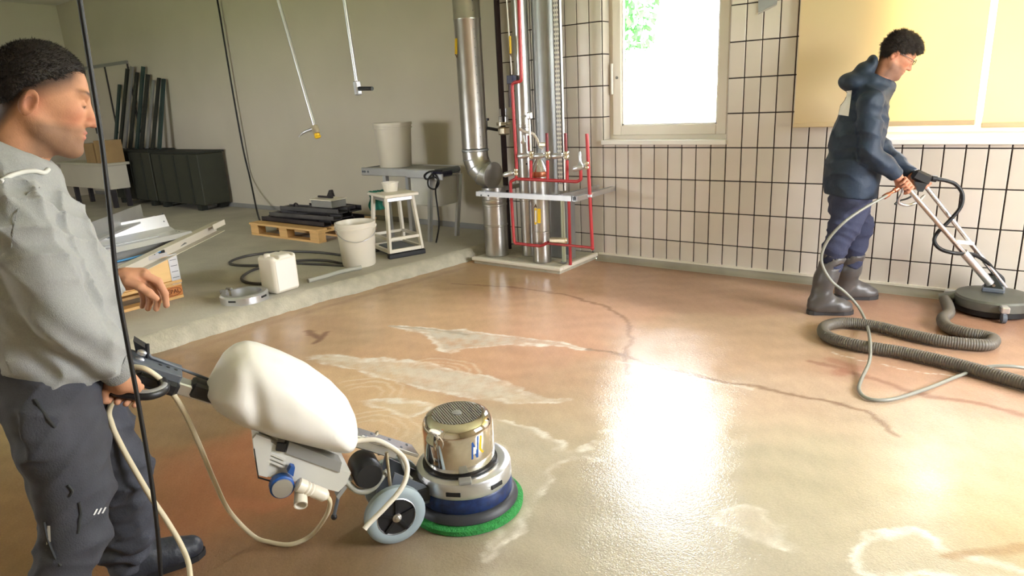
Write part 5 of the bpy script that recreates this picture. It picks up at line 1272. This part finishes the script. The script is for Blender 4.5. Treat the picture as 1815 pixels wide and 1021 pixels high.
def build_body1():
    lo = np.minimum.reduce([ER, WR, HG, WL, O1-V(.13, .13, 0), Q1(300, 560, .2)])-.08; hi = np.maximum.reduce([ER, EL, HG, WL, O1+V(.13, .13, .13), Q1(300, 480, .05)])+.05
    s = SDF(V(lo[0], lo[1], .66), V(hi[0], hi[1], O1[2]+.13), .0031)
    head_sdf(s, O1, A1, nb1)
    sq = (L1, 1.35)
    s.chain([(B1(-.115, 0, 1.25), .08), (B1(-.10, 0, 1.10), .095), (B1(-.10, 0, .90), .09)], .03, sq)
    s.chain([(SR, .05), (ER, .042), (WR, .026)], .02); s.chain([(SL, .05), (EL, .042), (WL, .027)], .02)
    # left hand, hanging relaxed in front of the belly
    k = .125; pa = lambda x, y, d=0.0: Q1(x, y, k+d)
    s.chain([(WL, .027), (pa(222, 494), .028), (pa(248, 492), .027)], .015); s.chain([(pa(225, 500, .015), .022), (pa(245, 500, .02), .020)], .015); s.chain([(pa(225, 492, -.012), .022), (pa(254, 488, -.012), .019)], .015)
    for pts, d, r in (([(256, 487), (280, 499), (292, 520), (295, 541)], -.026, .0108), ([(254, 491), (272, 510), (280, 530), (277, 547)], -.006, .0108), ([(250, 495), (262, 515), (266, 534), (262, 547)], .014, .0102), ([(244, 500), (252, 518), (255, 533), (252, 543)], .032, .009)):
        q = [pa(x, y, d) for x, y in pts]; s.chain([(q[0], r*1.15), (q[1], r*1.05), (q[2], r*.95), (q[3], r*.82)], .004)
    q = [pa(x, y, d) for x, y, d in ((226, 498, -.03), (248, 508, -.046), (264, 519, -.050), (277, 529, -.048))]; s.chain([(q[0], .016), (q[1], .0125), (q[2], .0112), (q[3], .009)], .006)
    # right hand closed round the bow handle
    bi = min(range(len(bow)), key=lambda i: np.linalg.norm(bow[i]-Q1(222, 690, kHG-.06))); c = bow[bi]; tb = nrm(bow[bi+2]-bow[bi-2]); wd = nrm(WR-c); n1 = nrm(wd-tb*np.dot(wd, tb)); n2 = np.cross(tb, n1)
    s.chain([(WR, .026), (c+n1*.055, .028), (c+n1*.034+tb*.01, .026)], .015); s.chain([(c+n1*.045+tb*.025, .019), (c+n1*.032+tb*.034, .016)], .015); s.chain([(c+n1*.045-tb*.025, .018), (c+n1*.032-tb*.030, .015)], .015)
    for j, o_ in enumerate((.033, .012, -.010, -.031)):
        pts = [c+tb*o_+(.0255*math.cos(t)*n1+.0255*math.sin(t)*n2) for t in (.35, 1.25, 2.2, 3.2, 4.0)]; r = (.0098, .0102, .0100, .0088)[j]
        s.chain([(p, r*(1.05-.06*i)) for i, p in enumerate(pts)], .004)
    pts = [c+tb*.040+(.030*math.cos(t)*n1+.027*math.sin(t)*n2) for t in (.2, -.8, -1.7, -2.5)]; s.chain([(p, .0115-.0008*i) for i, p in enumerate(pts)], .005)
    b = s.mesh('body', 'skin', man); paint(b, skin_paint(O1, A1, (194, 142, 110), (112, 88, 70))); return b
build_body1()
strands(hair_sdf(O1, A1, .0034, 'short', .0065).mesh('hair', 'hair_dark', man), 16000, .007, A1[0]*.7-A1[2]*.3, 1)
for m in (1, -1):
    e = O1+A1[0]*.0785+A1[1]*.031*m-A1[2]*.0245
    ev = MB().sphere(e, .0121, 16).build('eye', 'eye', man, 179); ax = nrm(A1[0]-A1[2]*.35)
    paint(ev, lambda w, e=e, ax=ax: np.where(((w-e)@ax/.0122 > .86)[:, None], np.array(rgb(60, 45, 35)), np.array(rgb(225, 215, 205))))
def build_hoodie1():
    lo = np.minimum.reduce([ER, WR, SR, WL])-.12; hi = np.maximum.reduce([ER, EL, WL, SL])+.12
    b0 = np.minimum(lo, B1(-.3, 0, 0)-.2); b1 = np.maximum(hi, B1(.1, 0, 0)+.2)
    s = SDF(V(b0[0], b0[1], .74), V(b1[0], b1[1], 1.47), .0058); sq = (L1, 1.30)
    s.chain([(B1(-.115, 0, 1.30), .072), (B1(-.102, 0, 1.24), .112), (B1(-.092, 0, 1.15), .140), (B1(-.083, 0, 1.03), .150), (B1(-.087, 0, .90), .145), (B1(-.105, 0, .80), .130)], .04, sq)
    s.chain([(nb1+F1*.0, .070), (B1(-.12, -.12, 1.285), .055), (SR, .066)], .05); s.chain([(nb1, .070), (B1(-.12, .12, 1.285), .055), (SL, .066)], .05)
    hs_ = Q1(190, 648, -.05); halfspace(s, B1(.01, 0, .795), nrm(V(0, 0, -1)-F1*.30), .01)
    s.chain([(SR, .070), ((SR*.5+ER*.5)+F1*.004, .066), (ER, .061), ((ER*.45+WR*.55), .055), (WR+nrm(ER-WR)*.03, .044)], .03)
    s.chain([(SL, .070), ((SL+EL)/2, .064), (EL, .058), ((EL+WL)/2, .05), (WL-nrm(WL-EL)*.03, .043)], .03)
    for w_, e_ in ((WR, ER), (WL, EL)): halfspace_local(s, w_+nrm(e_-w_)*.012, nrm(w_-e_), .16)
    def fade(X, Y, Z): return np.clip(.55+.45*np.sin(Z*9+X*5), .25, 1)
    s.wrinkle(.0028, 26, 5, fade); s.crease(.0135, [F1*34+UP*30, F1*26-UP*34+L1*10, UP*48+L1*22, F1*40+L1*20], 6)
    # big diagonal folds in the crook of the arm and across the belly
    def folds(X, Y, Z):
        f = (X-h1c[0])*F1[0]+(Y-h1c[1])*F1[1]; return np.sin((Z*.9+f*1.3)*62+1.2*np.sin(f*25+Z*9))
    X, Y, Z = s.ax[0][:, None, None], s.ax[1][None, :, None], s.ax[2][None, None, :]
    s.v += (.0045*folds(X, Y, Z)*np.exp(-((Z-.93)/.12)**2)).astype(np.float32)
    # hood lying round the neck
    ring = []
    for t in np.linspace(0, 2*math.pi, 15):
        f, l = math.cos(t), math.sin(t); ring.append((B1(-.103+.076*f, .086*l, 1.362-.040*f+.010*abs(l)), .030 if f > -.2 else .034))
    s.chain(ring, .02); s.chain([(a-UP*.040-F1*.008, r*1.05) for a, r in ring], .03)
    s.ell(B1(-.215, 0, 1.27), (F1, L1, UP), (.065, .125, .095), .04)
    s.cone(O1-A1[2]*.12-A1[0]*.02, nb1+UP*.03-F1*.012, .060, .060, .010, op='sub')
    return s.mesh('hoodie', 'hoodie', man)
def halfspace_local(s, p, n, R):
    p = np.asarray(p, float); n = nrm(n)
    def fn(X, Y, Z):
        x, y, z = X-p[0], Y-p[1], Z-p[2]; d = x*n[0]+y*n[1]+z*n[2]; rr = np.sqrt(x*x+y*y+z*z); return np.where(rr < R*.62, -d, 1.0)
    s.put(fn, p-R, p+R, .006, 'cut')
hd1 = build_hoodie1(); tr1 = bvh(hd1)
# ribbed cuffs and hem band, drawcord
MB().tube([WR+nrm(ER-WR)*.042, WR+nrm(ER-WR)*.01, WR-nrm(ER-WR)*.008], [.043, .040, .038], 24).build('cuff', 'hoodie_rib', man, 60)
MB().tube([WL-nrm(WL-EL)*.042, WL-nrm(WL-EL)*.01, WL+nrm(WL-EL)*.004], [.042, .039, .037], 24).build('cuff', 'hoodie_rib', man, 60)
pts = [hit(tr1, x, y, .006) for x, y in ((0, 322), (18, 312), (40, 305), (62, 303), (78, 306), (86, 300))]; pts = [p for p in pts if p is not None]
if len(pts) > 2: MB().tube(cr(pts, 6), .0055, 8).build('drawcord', 'cord', man, 60)
pts = [hit(tr1, x, y, .001) for x, y in ((70, 332), (48, 345), (32, 372), (24, 405), (20, 440))]; pts = [p for p in pts if p is not None]
if len(pts) > 2: MB().tube(cr(pts, 6), .0016, 6).build('shoulder_seam', 'hoodie_rib', man, 60)
TOE = PZ(366, 978); TD = nrm(V(.33, .94, 0)); HEEL = TOE-TD*.285
RFT = B1(-.045, -.115, 0); RFH = RFT-F1*.285
def build_trousers1():
    kR, kL = Q1(128, 860, -.095), Q1(214, 835, .15)
    aR, aL = RFH+F1*.06+UP*.10, HEEL+TD*.06+UP*.10
    s = SDF(np.minimum.reduce([aR, aL, B1(-.32, -.28, 0), B1(-.32, .32, 0)])*V(1, 1, 0)-V(.06, .06, -.045), np.maximum.reduce([aL, aR, B1(.12, -.25, 0), B1(.12, .32, 0)])*V(1, 1, 0)+V(.08, .08, .92), .0068)
    sq = (L1, 1.22)
    s.chain([(B1(-.112, 0, .93), .118), (B1(-.115, 0, .84), .124), (B1(-.118, 0, .77), .118)], .03, sq)
    halfspace(s, B1(-.1, 0, .90), UP, .006)
    s.chain([(B1(-.12, -.095, .78), .108), (Q1(112, 780, -.10), .098), (kR, .086), (Q1(132, 950, -.105), .074), (aR+UP*.06, .070), (aR-UP*.02, .074)], .04)
    s.chain([(B1(-.115, .095, .78), .104), (B1(-.06, .12, .62), .094), (kL, .080), (Q1(233, 940, .19), .068), (aL+UP*.07, .066), (aL+UP*.0, .070)], .04)
    s.ell(Q1(75, 770, -.20), (F1, L1, UP), (.05, .02, .07), .03)            # thigh pocket
    s.wrinkle(.003, 30, 11); s.crease(.008, [UP*46+F1*16, UP*38-F1*26, UP*30+L1*40], 12)
    X, Y, Z = s.ax[0][:, None, None], s.ax[1][None, :, None], s.ax[2][None, None, :]
    s.v += (.006*np.sin(Z*95+2*np.sin(X*30+Y*22))*np.clip((.36-Z)/.2, 0, 1)).astype(np.float32)
    return s.mesh('trousers', 'trousers', man)
tro = build_trousers1(); tt1 = bvh(tro)
for i in range(4): decal(tt1, [(165+7.5*i, 913-1.5*i), (168+7.5*i, 913-1.5*i), (174+7.5*i, 902-1.5*i), (171+7.5*i, 902-1.5*i)], 1, 2, 'reflective_bar', 'reflect', man)
for pth in ([(62, 708), (72, 722), (84, 740), (98, 757)], [(140, 890), (143, 910), (141, 925), (139, 945)], [(78, 925), (84, 955), (96, 985), (108, 1003)], [(120, 860), (128, 870), (124, 880)]):
    pts = [hit(tt1, x, y, .001) for x, y in pth]; pts = [p for p in pts if p is not None]
    if len(pts) > 2: MB().tube(cr(pts, 5), .0035, 6).build('zip', 'trouser_patch', man, 60)
decal(tt1, [(84, 932), (89, 932), (90, 960), (82, 966)], 1, 4, 'zip_flap', 'reflect', man)
def shoe(toe, heel, nm):
    d = nrm(toe-heel); l = np.cross(UP, d); s = SDF(np.minimum(toe, heel)-V(.09, .09, .02), np.maximum(toe, heel)+V(.09, .09, .17), .005)
    s.chain([(heel+d*.045+UP*.05, .042), (heel+d*.12+UP*.05, .044), (heel+d*.19+UP*.042, .043), (toe-d*.045+UP*.038, .040)], .03); s.chain([(heel+d*.06+UP*.05, .044), (heel+d*.065+UP*.125, .046)], .03)
    s.chain([(heel+d*.10+UP*.09, .035), (heel+d*.17+UP*.06, .03)], .03); halfspace(s, toe+UP*.016, -UP, .006); halfspace(s, heel+UP*.14, UP, .006)
    s.mesh('shoe', 'shoe', man)
    out = [heel+d*a+l*b for a, b in ((.004, 0), (.012, .028), (.04, .038), (.10, .036), (.16, .043), (.215, .046), (.255, .036), (.278, .016), (.284, 0), (.278, -.018), (.255, -.038), (.215, -.046), (.16, -.042), (.10, -.036), (.04, -.038), (.012, -.028))]
    MB().prism([p+UP*.001 for p in out], UP*.020).build('sole', 'sole', man)
    for k in range(4): c = heel+d*(.13+.022*k)+UP*(.088-.007*k); MB().tube([c-l*.022+UP*.001, c+UP*.012, c+l*.022+UP*.001], .0028, 6).build('lace', 'grey_dark', man, 60)
shoe(TOE, HEEL, 'L'); shoe(RFT, RFH, 'R')

# ------------------------------------------------------------------ man in the dark jacket
F2 = nrm(V(.93, .36, 0)); L2 = np.cross(UP, F2); G2 = V(2.08, -.50, 0)
def Q2(x, y, k=0.0): return PP(x, y, G2+L2*k, L2)
tl = math.radians(30); A2 = (F2*math.cos(tl)-UP*math.sin(tl), L2, F2*math.sin(tl)+UP*math.cos(tl)); O2 = Q2(1594, 90)
man2 = thing('person', G2, 'man in a dark hooded jacket and rubber boots holding the cleaning lance', 'person')
nb2 = Q2(1556, 160); S2R, E2R, W2R = Q2(1543, 183, -.19), Q2(1541, 268, -.22), Q2(1590, 312, -.17)
HG2 = Q2(1604, 328, -.17); S2L, E2L = S2R+L2*.36, Q2(1560, 262, .20); W2L = Q2(1618, 312, .03); HL2 = Q2(1634, 322, .02)
def fist(s, c, w, tb, sc=1.0, flip=1):
    tb = nrm(tb); wd = nrm(w-c); n1 = nrm(wd-tb*np.dot(wd, tb)); n2 = np.cross(tb, n1)*flip
    s.chain([(w, .027), (c+n1*.055, .030), (c+n1*.034, .028)], .015); s.chain([(c+n1*.045+tb*.025, .019), (c+n1*.032+tb*.034, .016)], .015); s.chain([(c+n1*.045-tb*.025, .018), (c+n1*.032-tb*.030, .015)], .015)
    for j, o_ in enumerate((.034, .012, -.010, -.032)):
        pts = [c+tb*o_+(.027*math.cos(t)*n1+.027*math.sin(t)*n2) for t in (.35, 1.25, 2.2, 3.2, 4.0)]; r = (.0102, .0106, .0104, .0092)[j]; s.chain([(p, r*(1.05-.06*i)) for i, p in enumerate(pts)], .004)
    pts = [c+tb*.040+(.030*math.cos(t)*n1+.027*math.sin(t)*n2) for t in (.2, -.8, -1.7, -2.5)]; s.chain([(p, .012-.0008*i) for i, p in enumerate(pts)], .005)
POLD = nrm(Q2(1745, 500, -.05)-HG2)
def build_body2():
    lo = np.minimum.reduce([E2R, E2L, HG2, O2-.12, S2R, S2L])-.1; hi = np.maximum.reduce([E2R, E2L, HG2, HL2, O2+.14])+.08
    s = SDF(V(lo[0], lo[1], HG2[2]-.12), hi, .0046); head_sdf(s, O2, A2, nb2, .054)
    s.chain([(Q2(1545, 175), .08), (Q2(1525, 240), .09), (Q2(1512, 300), .09)], .03, (L2, 1.35)); s.chain([(S2R, .05), (E2R, .042), (W2R, .027)], .02); s.chain([(S2L, .05), (E2L, .042), (W2L, .027)], .02)
    fist(s, HG2, W2R, POLD); fist(s, HL2, W2L, POLD, flip=-1)
    b = s.mesh('body', 'skin', man2); paint(b, skin_paint(O2, A2, (188, 132, 106), (110, 84, 74))); return b
build_body2()
strands(hair_sdf(O2, A2, .0045, 'fringe', .011).wrinkle(.0025, 90, 8).mesh('hair', 'hair_brown', man2), 7000, .018, A2[0]*.9-A2[2]*.5, 2, .0018)
gl = MB()
for m in (1, -1):
    c = O2+A2[0]*.106+A2[1]*.031*m-A2[2]*.022; gl.tube([c+A2[1]*.022*math.cos(t)+A2[2]*.016*math.sin(t) for t in np.linspace(0, 2*math.pi, 15)[:-1]], .0018, 6, closed=True)
    gl.tube([c+A2[1]*.022*m, O2+A2[0]*.07+A2[1]*.074*m-A2[2]*.020, O2-A2[0]*.02+A2[1]*.082*m-A2[2]*.022], .0018, 6)
gl.tube([O2+A2[0]*.106+A2[1]*.010-A2[2]*.02, O2+A2[0]*.106-A2[1]*.010-A2[2]*.02], .0018, 6); gl.build('glasses', 'black_plastic', man2, 60)
def build_jacket2():
    pts = [S2R, S2L, E2R, E2L, W2R, W2L, Q2(1440, 300), Q2(1480, 140), nb2]
    s = SDF(np.minimum.reduce(pts)-.2, np.maximum.reduce(pts)+.22, .0068); sq = (L2, 1.22)
    s.chain([(Q2(1547, 168), .09), (Q2(1533, 195), .132), (Q2(1520, 245), .148), (Q2(1511, 300), .152), (Q2(1506, 350), .158)], .05, sq)
    s.chain([(nb2, .07), ((nb2+S2R)/2+UP*.01, .062), (S2R, .068)], .05); s.chain([(nb2, .07), ((nb2+S2L)/2+UP*.01, .062), (S2L, .068)], .05)
    halfspace(s, Q2(1508, 346), nrm(-UP-F2*.08), .01)
    s.chain([(S2R, .070), ((S2R+E2R)/2, .066), (E2R, .062), ((E2R+W2R)/2, .055), (W2R+nrm(E2R-W2R)*.02, .045)], .03); s.chain([(S2L, .070), ((S2L+E2L)/2, .064), (E2L, .058), ((E2L+W2L)/2, .05), (W2L+nrm(E2L-W2L)*.02, .044)], .03)
    for w_, e_ in ((W2R, E2R), (W2L, E2L)): halfspace_local(s, w_+nrm(e_-w_)*.005, nrm(w_-e_), .16)
    s.wrinkle(.0035, 18, 21); s.crease(.0085, [F2*30+UP*9+L2*14, F2*24-UP*14-L2*20, UP*32+F2*14], 22); X, Y, Z = s.ax[0][:, None, None], s.ax[1][None, :, None], s.ax[2][None, None, :]
    c = Q2(1549, 150); ring = []
    for t in np.linspace(0, 2*math.pi, 15):
        f, l = math.cos(t), math.sin(t); ring.append((c+F2*.088*f+L2*.092*l+UP*(.012-.03*f), .030 if f > -.2 else .038))
    s.chain(ring, .02); s.ell(Q2(1512, 146), (nrm(F2-.2*UP), L2, nrm(UP+.2*F2)), (.085, .12, .060), .03); s.ell(Q2(1533, 124), (F2, L2, nrm(UP)), (.055, .09, .05), .03); s.ell(Q2(1546, 112), (F2, L2, UP), (.03, .075, .05), .02)
    s.cone(O2-A2[2]*.11-A2[0]*.02, nb2, .064, .066, .01, op='sub')
    return s.mesh('jacket', 'jacket', man2)
jk = build_jacket2(); tj = bvh(jk)
decal(tj, [(1484, 203), (1504, 206), (1510, 160), (1494, 162)], 20, 26, 'back_patch', 'white_paint', man2, .006)
R2T, R2H = PZ(1512, 556), PZ(1436, 556); d2 = nrm(R2T-R2H); R2H = R2T-d2*.29
L2T = PZ(1556, 529); L2H = L2T-d2*.29
def boot(toe, heel, top, nm):
    d = nrm(toe-heel); l = np.cross(UP, d); ank = heel+d*.07+UP*.09
    s = SDF(np.minimum.reduce([toe, heel, top])-V(.12, .12, .02), np.maximum.reduce([toe, heel, top])+V(.12, .12, .06), .0065)
    s.chain([(ank, .056), (ank*.5+top*.5, .064), (top, .074)], .04); s.chain([(heel+d*.055+UP*.055, .05), (heel+d*.14+UP*.055, .05), (heel+d*.20+UP*.048, .048), (toe-d*.05+UP*.042, .044)], .03); s.chain([(heel+d*.10+UP*.11, .045), (heel+d*.18+UP*.07, .035)], .04)
    halfspace(s, toe+UP*.022, -UP, .006); halfspace(s, top, nrm(top-ank), .008); s.cone(top-nrm(top-ank)*.05, top+nrm(top-ank)*.05, .066, .068, .004, op='sub')
    s.wrinkle(.0018, 40, 4); s.mesh('boot', 'boot', man2)
    out = [heel+d*a+l*b for a, b in ((.002, 0), (.012, .03), (.04, .042), (.10, .040), (.16, .047), (.22, .050), (.265, .036), (.287, .016), (.292, 0), (.287, -.018), (.265, -.038), (.22, -.05), (.16, -.046), (.10, -.04), (.04, -.042), (.012, -.03))]
    MB().prism([p+UP*.001 for p in out], UP*.028).build('boot_sole', 'boot_sole', man2)
RTOP, LTOP = Q2(1478, 452, -.17), Q2(1514, 446, .12)
boot(R2T, R2H, RTOP, 'R'); boot(L2T, L2H, LTOP, 'L')
def build_jeans2():
    s = SDF(np.minimum.reduce([RTOP, LTOP, G2+V(0, 0, .5)])-V(.25, .25, .12), np.maximum.reduce([RTOP, LTOP, G2+V(0, 0, .5)])+V(.25, .25, .5), .007)
    hp = Q2(1507, 340); s.chain([(hp+UP*.03, .125), (hp-UP*.09, .125)], .03, (L2, 1.2))
    s.chain([(hp-UP*.07-L2*.09, .105), (Q2(1496, 400, -.13), .090), (RTOP+UP*.05, .068), (RTOP-UP*.08, .058)], .04); s.chain([(hp-UP*.07+L2*.09, .105), (Q2(1520, 400, .12), .090), (LTOP+UP*.05, .068), (LTOP-UP*.08, .058)], .04)
    halfspace(s, hp+UP*.06, UP, .01); s.wrinkle(.003, 30, 31); s.crease(.007, [UP*44+F2*16, UP*36-F2*26], 33); s.mesh('trousers', 'jeans', man2)
build_jeans2()

# ================================================================== SURFACE CLEANER, HOSES, CABLES
DC = V(*PZ(1758, 553)); DC = V(DC[0], DC[1]+.02, 0)
sc2 = thing('surface_cleaner', DC, 'grey rotary surface cleaner with two steel tubes and black trigger gun', 'surface cleaner')
MB().lathe(DC, [(.205, .045), (.215, .05), (.215, .10), (.205, .112), (.14, .128), (.05, .132), (.01, .132)], UP, 48).build('hood', 'machine_grey', sc2, 35)
MB().lathe(DC, [(.20, .012), (.208, .014), (.208, .046), (.20, .048)], UP, 48).build('brush_skirt', 'black_rubber', sc2, 35)
for t in (175, 285, 20):
    u = V(math.cos(math.radians(t)), math.sin(math.radians(t)), 0); c = DC+u*.235; v = np.cross(UP, u)
    MB().obox(c+V(0, 0, .085), u, v, UP, .035, .022, .02, .006).build('caster_bracket', 'alu', sc2); w_ = MB().lathe(c+u*.01-v*.014+V(0, 0, .032), [(.024, 0), (.031, .004), (.031, .024), (.024, .028)], v, 18).build('caster_wheel', 'grey_dark', sc2, 40); MB().beam(c+V(0, 0, .07), c+u*.01+V(0, 0, .034), .04, .012, up=v).build('caster_fork', 'alu', sc2)
so_ = DC+nrm(PZ(1690, 545)-DC)*.20
MB().tube([DC+nrm(PZ(1690, 545)-DC)*.12+UP*.08, so_+UP*.075, so_+nrm(so_-DC)*.09+UP*.05], [.04, .038, .034], 16).build('suction_port', 'machine_grey', sc2, 50)
pb = DC+V(-.01, .0, .13); MB().box(pb-V(.06, .05, 0), pb+V(.06, .05, .03), .008).build('pivot_plate', 'grey_dark', sc2)
for s in (1, -1): MB().prism([pb+V(-.05, .035*s, .03), pb+V(.05, .035*s, .03), pb+V(.0, .035*s, .11), pb+V(-.05, .035*s, .10)], (0, .006*s, 0)).build('pivot_ear', 'olive_dark', sc2)
MB().tube([pb+V(0, -.05, .05), pb+V(0, .05, .05)], .009, 10).build('pivot_pin', 'steel', sc2, 50)
# two parallel tubes up to the grips
A0, A1_ = pb+V(-.02, -.04, .06), HG2+POLD*-.03; B0_, B1_ = pb+V(.06, .05, .02), HL2
MB().tube([A0, A1_], .0155, 14).build('lance_tube', 'steel', sc2, 60); MB().tube([A0, A0+nrm(A1_-A0)*.28], .024, 14).build('lance_sleeve', 'alu', sc2, 50); MB().tube([B0_, B1_], .0145, 14).build('lance_tube', 'steel', sc2, 60)
m1, m2 = A0+(A1_-A0)*.42, B0_+(B1_-B0_)*.42; MB().beam(m1, m2, .05, .022, bev=.006).build('tube_bridge', 'white_paint', sc2)
MB().tube(cr([A1_+POLD*.02, HG2-UP*.05-F2*.01, Q2(1592, 358, -.15), Q2(1608, 364, -.12), Q2(1626, 358, -.08), Q2(1638, 347, -.03)], 6), .009, 10).build('grip_bow', 'alu', sc2, 60)
g0 = Q2(1624, 312, -.02); gu = nrm(Q2(1650, 324, -.02)-g0); gv = nrm(np.cross(gu, L2)); gv = gv if gv[2] > 0 else -gv
MB().obox(Q2(1633, 314, -.03), gu, L2, gv, .055, .028, .034, .014).build('trigger_gun', 'black_plastic', sc2); MB().prism([Q2(x, y, -.055) for x, y in ((1622, 322), (1644, 326), (1636, 340), (1629, 340))], L2*.045).build('gun_neck', 'black_plastic', sc2)
hc = Q2(1650, 316, -.03); hdq = nrm(Q2(1664, 318, -.03)-hc); MB().lathe(hc, [(.014, 0), (.02, .006), (.02, .03), (.013, .036), (.012, .08)], hdq, 14).build('hose_coupling', 'black_plastic', sc2, 40)
MB().tube(cr([Q2(1661, 317, -.03), Q2(1676, 320, -.03), Q2(1694, 327, -.03), Q2(1706, 345, -.04), Q2(1702, 368, -.05), Q2(1682, 392, -.06), Q2(1662, 412, -.07), Q2(1656, 428, -.10), Q2(1668, 442, -.12), Q2(1694, 449, -.12), Q2(1724, 451, -.05), Q2(1748, 464, 0), Q2(1764, 482, .02), DC+V(.03, .05, .20), DC+V(.035, .05, .13)], 8), .0115, 12).build('pressure_line', 'black_rubber', sc2, 60)
MB().tube(cr([Q2(1622, 344, -.05), Q2(1608, 352, -.09), Q2(1594, 356, -.14), Q2(1586, 362, -.16)], 5), .006, 8).build('trigger_cable', 'black_rubber', sc2, 60)
MB().lathe(Q2(1577, 343, -.20), [(.010, -.05), (.015, -.045), (.015, -.01), (.010, 0), (.010, .03), (.015, .035), (.015, .06)], nrm(Q2(1588, 336, -.18)-Q2(1577, 343, -.20)), 12).build('swivel', 'copper', sc2, 40)
# thin pressure hose: from the grip down and over the floor
k_ = -.34
ph = [Q2(1578, 343, -.20), Q2(1562, 352, -.24), Q2(1530, 370, -.29), Q2(1495, 395, k_), Q2(1466, 428, k_), Q2(1456, 462, k_), Q2(1472, 496, k_), Q2(1500, 520, k_), Q2(1522, 545, k_), PZ(1536, 575, .035), PZ(1542, 605, .07), PZ(1541, 640, .045), PZ(1527, 672, .012), PZ(1523, 692, .012), PZ(1540, 707, .012), PZ(1580, 708, .012), PZ(1640, 690, .012), PZ(1700, 666, .012), PZ(1745, 651, .04), PZ(1800, 650, .05), PZ(1860, 662, .013)]
tag(MB().tube(cr(ph, 10), .0088, 12).build('pressure_hose', 'hose_dull', None, 60), 'thin grey pressure hose curling from the lance grip over the floor', 'hose')
# corrugated suction hose
zs = .036
sh = [so_+nrm(so_-DC)*.06+UP*.055, PZ(1682, 553, .04), PZ(1671, 565, zs), PZ(1680, 580, zs), PZ(1712, 590, zs), PZ(1745, 596, zs), PZ(1761, 602, zs), PZ(1752, 611, zs), PZ(1715, 610, zs), PZ(1660, 603, zs), PZ(1600, 590, zs), PZ(1545, 577, zs), PZ(1498, 572, zs), PZ(1466, 577, zs), PZ(1459, 588, zs), PZ(1474, 600, zs), PZ(1520, 612, zs), PZ(1600, 625, zs), PZ(1690, 645, zs), PZ(1760, 664, zs), PZ(1830, 684, zs), PZ(1930, 712, zs)]
pth = resample(cr(sh, 12), .003); rad = [.033+.0015*math.sin(i*math.pi*.5) for i in range(len(pth))]
tag(MB().tube(pth, rad, 14).build('suction_hose', 'hose_suction', None, 60), 'thick ribbed grey suction hose snaking across the floor', 'hose')
# black cable hanging in front of the man in the hoodie
kc = -.42
bl = [Q1(x, y, kc) for x, y in ((141, 0), (160, 120), (180, 250), (195, 380), (207, 500), (226, 610), (248, 730), (268, 850), (280, 950), (285, 1021))]
t0 = nrm(bl[0]-bl[1]); top = bl[0]+t0*((ZC-bl[0][2])/t0[2]); t1 = nrm(bl[-1]-bl[-2])
end = bl[-1]+t1*.12; fl = [end, V(end[0]+.03, end[1]-.02, .14), V(end[0]+.08, end[1]-.06, .012), V(end[0]+.45, end[1]-.5, .012)]
tag(MB().tube(cr([top]+bl+fl, 8), .0050, 12).build('hanging_cable', 'black_rubber', None, 60), 'black cable hanging from the ceiling in front of the man in the hoodie', 'cable')
# second length of the beige supply cable behind the man's right leg
sb = [MP(236, 650, .05)+V(0, 0, -.004), Q1(196, 720, .03), Q1(198, 752, .03), Q1(215, 790, .03), Q1(240, 835, .03), Q1(268, 882, .03), Q1(297, 925, .02), Q1(322, 968, .0), Q1(336, 1010, -.05)]
e = sb[-1]; sb += [V(e[0]+.06, e[1]-.05, .06), V(e[0]+.2, e[1]-.2, .01), V(e[0]+.5, e[1]-.6, .01)]
tag(MB().tube(cr(sb, 10), .0078, 10).build('supply_cable', 'cable_beige', None, 60), 'beige supply cable running down past the knee of the man in the hoodie', 'cable')
